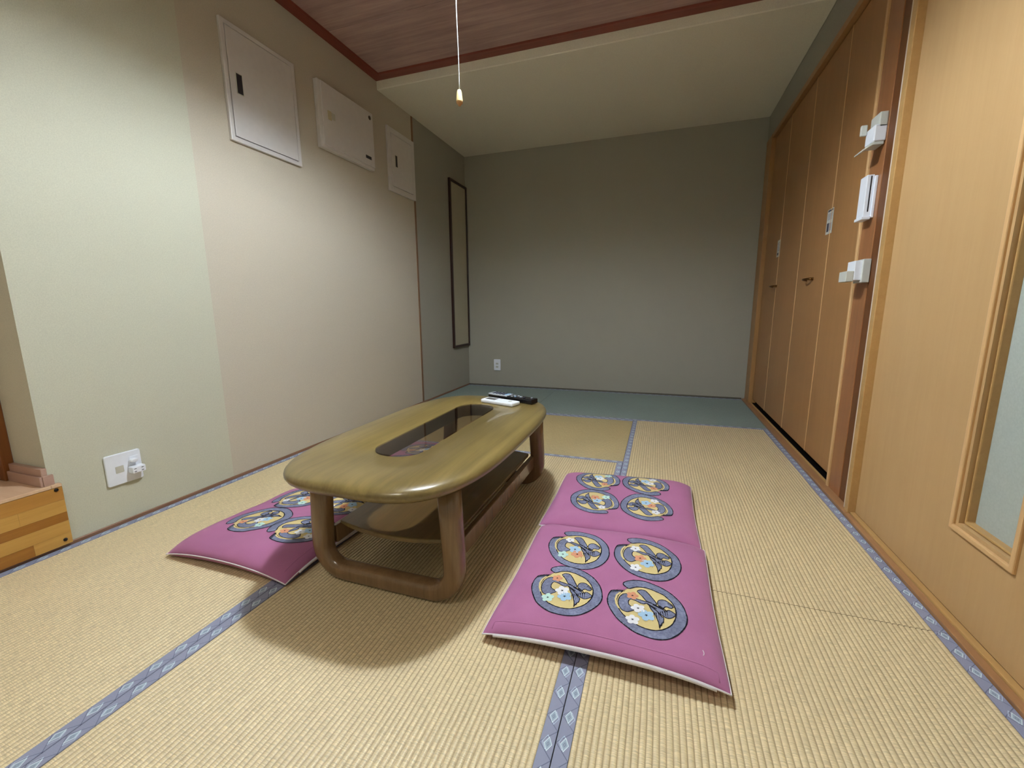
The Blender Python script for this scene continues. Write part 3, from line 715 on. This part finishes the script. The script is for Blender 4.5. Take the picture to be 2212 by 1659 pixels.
def densify(poly, step=0.05, closed=True):
    out = []; n = len(poly)
    for i in range(n if closed else n-1):
        a = Vector(poly[i]); b = Vector(poly[(i+1) % n]); k = max(1, int((b-a).length/step))
        for j in range(k): out.append(tuple(a.lerp(b, j/k)))
    if not closed: out.append(tuple(poly[-1]))
    return out
def smooth_poly(poly, it=1, closed=True):
    for _ in range(it):
        n = len(poly); out = []
        for i in range(n):
            a, b = poly[i], poly[(i+1) % n]
            if not closed and i == n-1: break
            out.append((a[0]*0.75+b[0]*0.25, a[1]*0.75+b[1]*0.25)); out.append((a[0]*0.25+b[0]*0.75, a[1]*0.25+b[1]*0.75))
        poly = out
    return poly
def pip(p, poly):
    x, y = p; c = False; n = len(poly); j = n-1
    for i in range(n):
        xi, yi = poly[i]; xj, yj = poly[j]
        if (yi > y) != (yj > y) and x < (xj-xi)*(y-yi)/(yj-yi)+xi: c = not c
        j = i
    return c
def fill(poly, grid=0.13):
    """triangulated fill with inner points so that it can drape"""
    pts = [Vector(p) for p in poly]; n = len(pts)
    xs = [p[0] for p in poly]; ys = [p[1] for p in poly]
    x = min(xs)+grid/2
    while x < max(xs):
        y = min(ys)+grid/2
        while y < max(ys):
            if pip((x, y), poly) and min((Vector((x, y))-p).length for p in pts[:n]) > 0.035: pts.append(Vector((x, y)))
            y += grid
        x += grid
    v, e, f, _, _, _ = delaunay_2d_cdt(pts, [], [list(range(n))], 1, 1e-5)
    return [tuple(p) for p in v], [tuple(t) for t in f]
def stroke(poly, w, closed=True, rnd=None, taper=False):
    n = len(poly); L = []; R = []
    for i in range(n):
        a = Vector(poly[i-1] if (closed or i > 0) else poly[i]); b = Vector(poly[(i+1) % n] if (closed or i < n-1) else poly[i])
        t = (b-a); t = t.normalized() if t.length > 1e-9 else Vector((1, 0)); nn = Vector((-t.y, t.x))
        ww = w*(0.75+0.5*(rnd.random() if rnd else 0.5))
        if taper: ww *= (1-i/(n-1))*0.9+0.1
        p = Vector(poly[i]); L.append(tuple(p+nn*ww/2)); R.append(tuple(p-nn*ww/2))
    v = L+R; f = []
    for i in range(n if closed else n-1):
        j = (i+1) % n; f.append((i, j, n+j, n+i))
    return v, f
def build_motif():
    rnd = random.Random(8); out = []      # list of (verts, faces, material index, layer)
    R_in = smooth_poly(MOTIF['ring_in'][:-6], 1); ring = smooth_poly(MOTIF['ring_out']+MOTIF['ring_in'][1:], 1)
    gold = densify(smooth_poly(MOTIF['ring_in'][:-5], 1), 0.06)
    gold = [(x*1.03, y*1.03) for x, y in gold]
    out.append(fill(gold)+(1, 1))
    out.append(fill(densify(ring, 0.06), 0.1)+(0, 2))
    for nm in ('tail', 'blade', 'curl', 'bulb'):
        p = densify(smooth_poly(MOTIF[nm], 1), 0.05)
        out.append(fill(p, 0.1)+(0, 3))
    out.append(stroke(densify(ring, 0.04), 0.030, True, rnd)+(2, 5))
    for nm, lay in (('tail', 5), ('blade', 5), ('curl', 6), ('bulb', 6)):
        out.append(stroke(densify(smooth_poly(MOTIF[nm], 1), 0.04), 0.024, True, rnd)+(2, lay))
    # brush ends
    for k in range(11):
        t = k/10; x0 = -0.86+0.34*t; y0 = 0.26+0.15*t
        L = 0.09+0.10*rnd.random(); out.append(stroke([(x0-0.02, y0-0.03), (x0, y0+0.02), (x0+0.03+L*0.35, y0+L)], 0.018, False, rnd, True)+(2, 7))
    for k in range(8):
        x0 = 0.20+0.05*k; y0 = -0.40+0.03*k
        out.append(stroke([(x0-0.02, y0+0.08), (x0, y0-0.03), (x0+0.02, y0-0.16-0.08*rnd.random())], 0.026, False, rnd, True)+(2, 7))
    for k in range(5):
        x0 = 0.60+0.03*k; y0 = 0.16-0.02*k
        out.append(stroke([(x0-0.04, y0+0.02), (x0+0.06, y0-0.03)], 0.016, False, rnd, True)+(2, 7))
    for (a, b) in (((0.20, 0.02), (0.42, -0.10)), ((0.36, 0.02), (0.52, -0.12)), ((0.13, -0.02), (0.30, -0.13))):
        out.append(stroke([a, b], 0.03, False)+(2, 7))
    out.append(stroke([(-0.62, 0.33), (-0.70, 0.18), (-0.72, 0.0), (-0.68, -0.2), (-0.60, -0.36)], 0.05, False)+(7, 6))
    return out
MOT = build_motif()
def flower(cx, cy, r, mi, rot, rnd):
    out = []
    for k in range(5):
        a = rot+2*PI*k/5; px, py = cx+0.58*r*math.cos(a), cy+0.58*r*math.sin(a)
        v = [(px, py)]; n = 10
        for j in range(n):
            b = 2*PI*j/n; rx, ry = 0.50*r*math.cos(b), 0.44*r*math.sin(b)
            v.append((px+rx*math.cos(a)-ry*math.sin(a), py+rx*math.sin(a)+ry*math.cos(a)))
        out.append((v, [(0, 1+j, 1+(j+1) % n) for j in range(n)], mi, 8))
    st = [(cx+(0.30 if j % 2 == 0 else 0.09)*r*math.cos(rot+0.3+PI*j/5), cy+(0.30 if j % 2 == 0 else 0.09)*r*math.sin(rot+0.3+PI*j/5)) for j in range(10)]
    v = [(cx, cy)]+st; out.append((v, [(0, 1+j, 1+(j+1) % 10) for j in range(10)], 2, 9))
    return out
FL = [(3, 4, 5, 6), (5, 3, 4, 3), (4, 5, 3, 6), (3, 5, 4, 3)]      # petal colours: 3 white 4 blue 5 orange 6 mint
FPOS = [(-0.31, 0.276, 0.15), (-0.146, -0.222, 0.17), (0.059, -0.433, 0.19), (-0.254, -0.697, 0.16)]
ALT = [(-0.05, -0.20, 0.18), (0.06, -0.42, 0.18), (-0.30, 0.30, 0.14), (-0.36, -0.56, 0.16)]

def cushion(x0, x1, y0, y1, label, roundels, rot, zbase=0.028, crown=0.040, zipper=None, nearlift=0.0, seed=0, group='plum floor cushions'):
    x0 -= 0.006; x1 -= 0.006; y0 -= 0.059; y1 -= 0.059; roundels = [(a-0.006, b_-0.059) for a, b_ in roundels]
    cx, cy = (x0+x1)/2, (y0+y1)/2; hx_, hy_ = (x1-x0)/2, (y1-y0)/2
    off = (cx, cy, 0)
    t = empty('floor_cushion', off, label, 'floor cushion', group)
    rs = random.Random(seed); ph = [rs.random()*6.28 for _ in range(8)]
    def edge(u, v):
        # slightly bowed-in sides between pointed corners
        kx = 1-0.022*(1-v*v)*abs(u)**3; ky = 1-0.022*(1-u*u)*abs(v)**3
        return cx+hx_*u*kx, cy+hy_*v*ky
    def seam(u, v):
        e = zbase+0.005*math.sin(u*2.3+ph[0])+0.004*math.sin(v*3.1+ph[1])+nearlift*(-v)*(1-u*u*0.5)
        c = (abs(u)*abs(v))**4
        return max(0.006, e-0.012*c)
    def prof(u, v): return max(0.0, (1-abs(u)**8)*(1-abs(v)**8))**0.55
    def wr(u, v):
        return 0.0022*math.sin(6*u+3*v+ph[2])+0.0011*math.sin(-5*u+9*v+ph[3])+0.0007*math.sin(17*u+ph[4])*math.sin(13*v+ph[5])
    def ztop(u, v):
        p = prof(u, v); z = seam(u, v)+crown*p+wr(u, v)*p
        # tucks running in from the corners
        for su in (-1, 1):
            for sv in (-1, 1):
                du, dv = 1-su*u, 1-sv*v
                if du < 0.5 and dv < 0.5: z -= 0.004*math.exp(-((du-dv)/0.05)**2)*math.exp(-(du+dv)/0.25)*p
        return z
    def zbot(u, v): return max(0.0012, seam(u, v)-0.040*prof(u, v))
    N = 56; me_v = []; me_f = []
    g = [math.sin(PI/2*(-1+2*i/N)) for i in range(N+1)]
    for sgn in (0, 1):
        for j in range(N+1):
            for i in range(N+1):
                u, v = g[i], g[j]; x, y = edge(u, v); me_v.append((x-cx, y-cy, ztop(u, v) if sgn == 0 else zbot(u, v)))
    K = (N+1)*(N+1)
    for j in range(N):
        for i in range(N):
            a = j*(N+1)+i; me_f.append((a, a+1, a+N+2, a+N+1)); me_f.append((K+a, K+a+N+1, K+a+N+2, K+a+1))
    bm = bmesh.new(); V = [bm.verts.new(p) for p in me_v]
    for f in me_f: bm.faces.new([V[i] for i in f])
    bmesh.ops.remove_doubles(bm, verts=bm.verts[:], dist=1e-5)
    finish('cover', bm, M['cushion'], t, smooth=True)
    # piping round the seam
    ring = []
    for side in range(4):
        for k in range(28):
            s = -1+2*k/28
            u, v = ((s, -1), (1, s), (-s, 1), (-1, -s))[side]
            x, y = edge(u, v); ring.append((x-cx, y-cy, seam(u, v)))
    tube('piping', ring, 0.0022, M['piping'], t, 6, closed=True)
    if zipper:
        # white zip band and cover flap along one side
        bm = bmesh.new(); n = 30; A = []; B = []
        for k in range(n+1):
            s = -0.90+1.80*k/n; wdt = 0.0045+0.004*math.sin(PI*k/n)
            if zipper == 'near': u, v, nx, ny = s, -1, 0, -1
            else: u, v, nx, ny = 1, s*0.9, 1, 0
            x, y = edge(u, v); z = seam(u, v)
            A.append(bm.verts.new((x-cx+nx*0.003, y-cy+ny*0.003, z+0.001))); B.append(bm.verts.new((x-cx+nx*0.0045, y-cy+ny*0.0045, z-wdt)))
        for k in range(n): bm.faces.new((A[k], A[k+1], B[k+1], B[k]))
        o = finish('zip_band', bm, M['piping'], t, smooth=True)
        so = o.modifiers.new('thickness', 'SOLIDIFY'); so.thickness = 0.0012
        pts = []
        for k in range(31):
            s = -0.92+1.84*k/30
            u, v = (s, -0.905) if zipper == 'near' else (0.905, s)
            x, y = edge(u, v); pts.append((x-cx, y-cy, ztop(u, v)-0.0012))
        if zipper == 'near':
            for uu in (-0.92, 0.92):
                x, y = edge(uu, -0.97); q = (x-cx, y-cy, ztop(uu, -0.97)-0.001)
                pts = [q]+pts if uu < 0 else pts+[q]
        tube('flap_seam', pts, 0.0022, M['cushion'], t, 6)
    # printed roundels, draped on the cover
    mats = [M['p_grey'], M['p_gold'], M['p_black'], M['p_white'], M['p_blue'], M['p_orange'], M['p_mint'], M['p_gold']]
    ca, sa = math.cos(rot), math.sin(rot)
    def inv(x, y):
        u, v = (x-cx)/hx_, (y-cy)/hy_
        for _ in range(4):
            ex, ey = edge(u, v); u += (x-ex)/hx_; v += (y-ey)/hy_
        return max(-1, min(1, u)), max(-1, min(1, v))
    for ri, (rx, ry) in enumerate(roundels):
        bm = bmesh.new(); rnd = random.Random(ri+seed*7)
        layers = list(MOT); pos = FPOS if ri % 2 == 1 else ALT
        for fi, (fx, fy, fr) in enumerate(pos): layers += flower(fx, fy, fr, FL[ri][fi], rnd.random()*6, rnd)
        for v, f, mi, lay in layers:
            vv = []
            for (a, b) in v:
                X = rx+0.104*(a*ca-b*sa); Y = ry+0.106*(a*sa+b*ca)
                u_, v_ = inv(X, Y); vv.append(bm.verts.new((X-cx, Y-cy, ztop(u_, v_)+0.0004+0.00012*lay)))
            for fc in f:
                if len(set(fc)) < 3: continue
                try: q = bm.faces.new([vv[i] for i in fc]); q.material_index = mi
                except ValueError: pass
        for fc in bm.faces:
            fc.normal_update()
            if fc.normal.z < 0: fc.normal_flip()
        me = bpy.data.meshes.new('printed_roundel'); bm.to_mesh(me); bm.free()
        for m_ in mats: me.materials.append(m_)
        o = bpy.data.objects.new('printed_roundel', me); COL.objects.link(o); o.parent = t
    return t, ztop, edge
cushion(1.625, 2.200, -3.407, -2.815, 'plum floor cushion nearest the viewer, right of the table, zip side showing',
        [(1.800, -3.212), (2.0145, -3.222), (1.795, -2.992), (2.010, -2.988)], 0.0, 0.030, 0.030, 'near', 0.006, 1)
# a stray white thread on the near cushion
cu = [o for o in bpy.data.objects if o.name == 'floor_cushion'][0]
TX, TY = (2.1370, -3.4140)
th = [(TX-cu.location.x+0.005*math.cos(a), TY-cu.location.y+0.010*math.sin(a), 0.0675) for a in [(-0.9+1.8*i/8) for i in range(9)]]
tube('loose_thread', th, 0.0009, M['piping'], cu, 5)
cushion(1.612, 2.190, -2.808, -2.262, 'plum floor cushion right of the table, behind the zip-side one',
        [(1.785, -2.400), (1.996, -2.402), (1.800, -2.617), (2.006, -2.625)], PI, 0.024, 0.030, None, 0.0, 2)
cushion(0.440, 0.970, -3.405, -2.835, 'plum floor cushion at the near left corner of the table, partly behind its leg',
        [(0.612, -3.190), (0.818, -3.196), (0.605, -2.985), (0.820, -2.972)], PI/2, 0.024, 0.034, 'right', 0.003, 3)
cushion(0.420, 0.968, -2.800, -2.090, 'plum floor cushion left of the table, seen through its glass inset',
        [(0.560, -2.255), (0.772, -2.285), (0.565, -2.47), (0.775, -2.50)], PI/2, 0.024, 0.034, None, 0.0, 4)

# ================================================================== things on the left wall
def wall_box(y0, y1, z0, z1, label, rim, door_gap, handle, extra=None):
    y0, y1, z0, z1 = LY(y0), LY(y1), LZ(z0), LZ(z1); handle = (LY(handle[0]), LY(handle[1]), LZ(handle[2]), LZ(handle[3]))
    off = (XL, (y0+y1)/2, (z0+z1)/2)
    t = empty('wall_cabinet', off, label, 'wall cabinet', 'white cabinets in a row on the left wall')
    fr = frame_ring('frame', y0, y1, z0, z1, rim, XL+0.016, XL, M['panel_white'], t, 0.003); local(off, fr)
    bk = box('back_plate', XL+0.0005, XL+0.006, y0+rim, y1-rim, z0+rim, z1-rim, M['dark_slot'], t); local(off, bk)
    g = door_gap
    d = box('door', XL+0.006, XL+0.017, y0+rim+g, y1-rim-g, z0+rim+g, z1-rim-g, M['panel_white'], t, 0.0015); local(off, d)
    if handle:
        a = handle; h = box('handle', XL+0.0165, XL+0.0195, a[0], a[1], a[2], a[3], M['dark_slot'], d); h.location = (0, 0, 0)
        frm = frame_ring('handle_rim', a[0]-0.003, a[1]+0.003, a[2]-0.003, a[3]+0.003, 0.003, XL+0.0205, XL+0.017, M['grey_plast'], d, 0.0005)
    return t, d
wall_box(-2.655, -2.230, 1.631, 2.150, 'largest cream metal cabinet, leftmost of the three high on the left wall', 0.022, 0.003, (-2.600, -2.570, 1.852, 1.938))
off = (XL, -1.83, 1.97)
t = empty('wall_cabinet', off, 'wide cream cabinet in the middle of the three, with a yellowed latch and brown dot', 'wall cabinet', 'white cabinets in a row on the left wall')
o = box('case', XL, XL+0.030, LY(-2.081), LY(-1.578), LZ(1.786), LZ(2.153), M['panel_white'], t, 0.004); local(off, o)
o = box('door', XL+0.028, XL+0.036, LY(-2.056), LY(-1.579), LZ(1.806), LZ(2.150), M['panel_white'], t, 0.002); local(off, o)
d = o
box('latch', XL+0.035, XL+0.040, LY(-2.018), LY(-1.988), LZ(1.955), LZ(2.005), M['yellow_latch'], d, 0.002)
box('latch', XL+0.035, XL+0.038, LY(-1.984), LY(-1.955), LZ(1.965), LZ(2.003), M['grey_plast'], d, 0.002)
k_ = lathe('cap', [(0, 0), (0.014, 0), (0.013, 0.002), (0, 0.003)], M['brown_dot'], d, 14); k_.rotation_euler = (0, PI/2, 0); k_.location = (XL+0.036, LY(-1.612), LZ(2.115))
box('name_plate', XL+0.0355, XL+0.0375, LY(-1.676), LY(-1.618), LZ(1.847), LZ(1.866), M['dark_slot'], d)
wall_box(-1.384, -1.020, 1.714, 2.162, 'smallest cream metal cabinet, rightmost of the three, touching the thin wood strip', 0.040, 0.003, (-1.300, -1.275, 1.899, 1.978))
# tall dark-framed panel by the back corner
off = (XL, -0.2, 1.25)
t = empty('framed_panel', off, 'tall narrow beige panel in a dark brown frame beside the back corner', 'framed panel')
o = frame_ring('frame', LY(-0.408), -0.004, LZ(0.452), LZ(2.062), 0.024, XL+0.022, XL, M['frame_dark'], t, 0.002); local(off, o)
o = box('panel', XL, XL+0.012, LY(-0.385), -0.027, LZ(0.475), LZ(2.04), M['panel_fabric'], t); local(off, o)

# outlets
def plate(bm, *a): pass
off = (XL, LY(-3.281), LZ(0.238))
t = empty('wall_outlet', off, 'large square white outlet plate low on the pale left wall near the entrance', 'wall outlet')
def yz_plate(name, y0, y1, z0, z1, x0, x1, r, mat, parent, bev=0.002):
    y0, y1, z0, z1 = LY(y0), LY(y1), LZ(z0), LZ(z1)
    pts = rounded_rect((y0+y1)/2, (z0+z1)/2, (y1-y0)/2, (z1-z0)/2, r, 5)
    bm = bmesh.new(); A = [bm.verts.new((x0, y, z)) for y, z in pts]; B = [bm.verts.new((x1, y, z)) for y, z in pts]; n = len(pts)
    for i in range(n): bm.faces.new((A[i], A[(i+1) % n], B[(i+1) % n], B[i]))
    bm.faces.new(A[::-1]); bm.faces.new(B)
    return finish(name, bm, mat, parent, bevel=bev)
o = yz_plate('plate', -3.341, -3.221, 0.177, 0.299, XL, XL+0.009, 0.008, M['white'], t, 0.003); local(off, o)
o = yz_plate('blank_insert', -3.311, -3.284, 0.224, 0.250, XL+0.009, XL+0.0105, 0.002, M['grey_plast'], t, 0.0005); local(off, o)
o = yz_plate('socket_insert', -3.262, -3.232, 0.205, 0.276, XL+0.009, XL+0.011, 0.002, M['white'], t, 0.0005); local(off, o)
# plug and adapter pushed into the plate: things of their own
off = (XL+0.01, LY(-3.252), LZ(0.262))
t = empty('plug_cover', off, 'small oval white cap in the upper socket of the big outlet plate', 'plug')
o = yz_plate('cap', -3.266, -3.240, 0.254, 0.268, XL+0.011, XL+0.030, 0.0065, M['white'], t, 0.003); local(off, o)
off = (XL+0.01, LY(-3.249), LZ(0.226))
t = empty('plug_adapter', off, 'white two-way plug adapter in the lower socket of the big outlet plate', 'plug adapter')
o = yz_plate('body', -3.272, -3.226, 0.212, 0.238, XL+0.011, XL+0.040, 0.004, M['white'], t, 0.003); local(off, o)
for yy in (-3.263, -3.238):
    for zz in (0.219, 0.230):
        o = box('slot', XL+0.0395, XL+0.0405, LY(yy)-0.004, LY(yy)+0.004, LZ(zz)-0.0009, LZ(zz)+0.0009, M['black'], t); local(off, o)
off = (0.347, 0, 0.234)
t = empty('wall_outlet', off, 'small upright white outlet plate low on the back wall', 'wall outlet')
def xz_plate(name, x0, x1, z0, z1, y0, y1, r, mat, parent, bev=0.002):
    pts = rounded_rect((x0+x1)/2, (z0+z1)/2, (x1-x0)/2, (z1-z0)/2, r, 5)
    bm = bmesh.new(); A = [bm.verts.new((x, y0, z)) for x, z in pts]; B = [bm.verts.new((x, y1, z)) for x, z in pts]; n = len(pts)
    for i in range(n): bm.faces.new((A[i], A[(i+1) % n], B[(i+1) % n], B[i]))
    bm.faces.new(A[::-1]); bm.faces.new(B)
    return finish(name, bm, mat, parent, bevel=bev)
o = xz_plate('plate', 0.309, 0.385, 0.172, 0.295, -0.009, 0.0, 0.007, M['white'], t, 0.002); local(off, o)
for zz in (0.246, 0.211):
    o = box('socket', 0.331, 0.361, -0.0105, -0.009, zz-0.010, zz+0.010, M['white2'], t); local(off, o)
    for xx in (0.341, 0.352):
        s_ = box('slot', xx-0.001, xx+0.001, -0.0112, -0.0104, zz-0.004, zz+0.004, M['dark_slot'], o); s_.location = (0, 0, 0)

# ================================================================== white holders on the post, stickers on the doors
XP = XR+0.002
def HO(o_, z):   # survey correction
    return (o_[0], o_[1]+0.041, o_[2]-(RZ(z)-z))
def holder(loc, label): return empty('remote_holder', loc, label, 'holder', 'white plastic holders on the post')
off = (XP, -2.135, 1.45)
t = holder(off, 'uppermost white plastic holder on the post, with a slanting lower lip')
for nm, a, m_ in (('back_plate', (XP-0.028, XP, -2.172, -2.092, 1.50, 1.556), 'white2'), ('cradle', (XP-0.040, XP, -2.172, -2.092, 1.452, 1.512), 'white'),
              ('side_tab', (XP-0.062, XP-0.040, -2.106, -2.092, 1.495, 1.535), 'white2')):
    local(HO(off, 1.5), box(nm, *a, M[m_], t, 0.004))
bm = bmesh.new()
P_ = [(XP-0.004, 1.452), (XP-0.036, 1.452), (XP-0.072, 1.424), (XP-0.072, 1.419), (XP-0.038, 1.440), (XP-0.004, 1.440)]
A = [bm.verts.new((x, -2.168, z)) for x, z in P_]; B = [bm.verts.new((x, -2.096, z)) for x, z in P_]
for i in range(6): bm.faces.new((A[i], A[(i+1) % 6], B[(i+1) % 6], B[i]))
bm.faces.new(A[::-1]); bm.faces.new(B)
o = finish('lower_lip', bm, M['white2'], t, bevel=0.0015); local(HO(off, 1.5), o)
off = (XP, -2.12, 1.27)
t = holder(off, 'tall flat white holder on the post, middle of the three')
for nm, a, m_ in (('back_plate', (XP-0.010, XP, -2.152, -2.082, 1.176, 1.335), 'white'), ('cover', (XP-0.034, XP-0.010, -2.145, -2.082, 1.180, 1.340), 'white'),
              ('slot', (XP-0.022, XP-0.018, -2.1457, -2.144, 1.20, 1.335), 'dark_slot'), ('foot', (XP-0.040, XP-0.010, -2.152, -2.082, 1.170, 1.182), 'white')):
    local(HO(off, 1.27), box(nm, *a, M[m_], t, 0.002 if nm != 'slot' else 0))
off = (XP, -2.14, 0.97)
t = holder(off, 'lowest white holder on the post, stepped like a small bracket')
for nm, a, m_ in (('back_plate', (XP-0.026, XP, -2.190, -2.110, 0.925, 1.017), 'white2'), ('upper_block', (XP-0.050, XP-0.024, -2.180, -2.105, 0.935, 1.012), 'white'),
              ('front_pocket', (XP-0.076, XP-0.050, -2.180, -2.105, 0.930, 0.972), 'white2')):
    local(HO(off, 0.97), box(nm, *a, M[m_], t, 0.002))

def sticker(y0, y1, z0, z1, label, blocks):
    y0, y1, z0, z1 = RY(y0), RY(y1), RZ(z0), RZ(z1)
    off = (XD, (y0+y1)/2, (z0+z1)/2)
    t = empty('notice_sticker', off, label, 'sticker', 'notice stickers on the closet doors')
    local(off, box('paper', XD-0.0008, XD-0.0002, y0, y1, z0, z1, M['white2'], t))
    inkd = plain('sticker_ink', (66, 62, 74), 0.7); inkl = plain('sticker_ink_pale', (150, 148, 160), 0.7)
    H = z1-z0; Wd = y1-y0
    bm = bmesh.new()
    for (fy0, fy1, fz0, fz1, mi) in blocks:
        add_box(bm, XD-0.0011, XD-0.0008, y1-fy1*Wd, y1-fy0*Wd, z0+fz0*H, z0+fz1*H, mi)
    local(off, finish('print', bm, [inkd, inkl], t))
bl = [(0.1, 0.9, 0.90, 0.97, 0)]
for i in range(6): bl.append((0.12, 0.88, 0.80-i*0.045, 0.82-i*0.045, 1))
bl += [(0.12, 0.45, 0.10, 0.45, 0), (0.52, 0.86, 0.12, 0.43, 1)]
sticker(-1.655, -1.572, 1.196, 1.318, 'white printed notice on the closet panel nearest the post', bl)
bl2 = [(0.15, 0.85, 0.80-i*0.09, 0.84-i*0.09, 1) for i in range(6)]+[(0.2, 0.6, 0.10, 0.25, 0)]
sticker(-0.655, -0.572, 1.190, 1.308, 'small white printed notice at the farthest seam of the closet panels', bl2)

# ================================================================== ceiling lamp with its pull cord
LX, LY = LAMP
off = (LX, LY, 2.06)
lp = empty('ceiling_lamp', off, 'hanging lamp above the table, only its thin white pull cord with cream knob in view', 'lamp')
m_shade = plain('lamp_shade_white', (226, 224, 214), 0.5)
ms = NT('translucent_lamp_shade'); tl = ms.n('ShaderNodeBsdfTranslucent'); tl.inputs[0].default_value = (0.85, 0.85, 0.83, 1)
mxs = ms.n('ShaderNodeMixShader'); mxs.inputs[0].default_value = 0.22; ms.base(lin((226, 224, 214)), 0.5)
ms.l(ms.b.outputs[0], mxs.inputs[1]); ms.l(tl.outputs[0], mxs.inputs[2]); ms.l(mxs.outputs[0], ms.out.inputs[0])
o = lathe('shade', [(0.262, 2.060), (0.268, 2.060), (0.268, 2.20), (0.262, 2.20), (0.262, 2.060)], m_shade, lp, 48); o.location = (0, 0, -2.06)
o = lathe('diffuser_top', [(0.2615, 2.196), (0.12, 2.262), (0.035, 2.272), (0.035, 2.28), (0.12, 2.27), (0.2615, 2.20)], ms.m, lp, 48); o.location = (0, 0, -2.06)
o = lathe('canopy', [(0, 2.415), (0.05, 2.415), (0.05, 2.447), (0, 2.447)], m_shade, lp, 20); o.location = (0, 0, -2.06)
local((0, 0, 2.06), tube('stem', [(0, 0, 2.28), (0, 0, 2.415)], 0.008, m_shade, lp, 8))
o = lathe('lamp_globe', [(0, 2.102), (0.030, 2.108), (0.052, 2.126), (0.060, 2.152), (0.052, 2.180), (0.030, 2.202), (0.018, 2.22), (0, 2.22)], M['tube'], lp, 24); o.location = (0, 0, -2.06)
SX, SYc = 1.328, -2.90
pts = [(SX-LX-0.004+0.004*t_+0.0012*math.sin(9*t_), SYc-LY, 2.12-2.06+(1.567-2.12)*t_) for t_ in [i/24 for i in range(25)]]
cord = tube('pull_cord', pts, 0.0013, M['cord'], lp, 6)
kn = lathe('pull_knob', [(0, 0.0), (0.006, -0.001), (0.0085, -0.009), (0.011, -0.030), (0.0112, -0.036)], M['knob'], lp, 16)
kn.location = (SX-LX, SYc-LY, 1.571-2.06)
kn2 = lathe('knob_end', [(0.0112, -0.036), (0.0108, -0.042), (0.006, -0.046), (0.004, -0.050), (0, -0.051)], M['knob_end'], kn, 16)
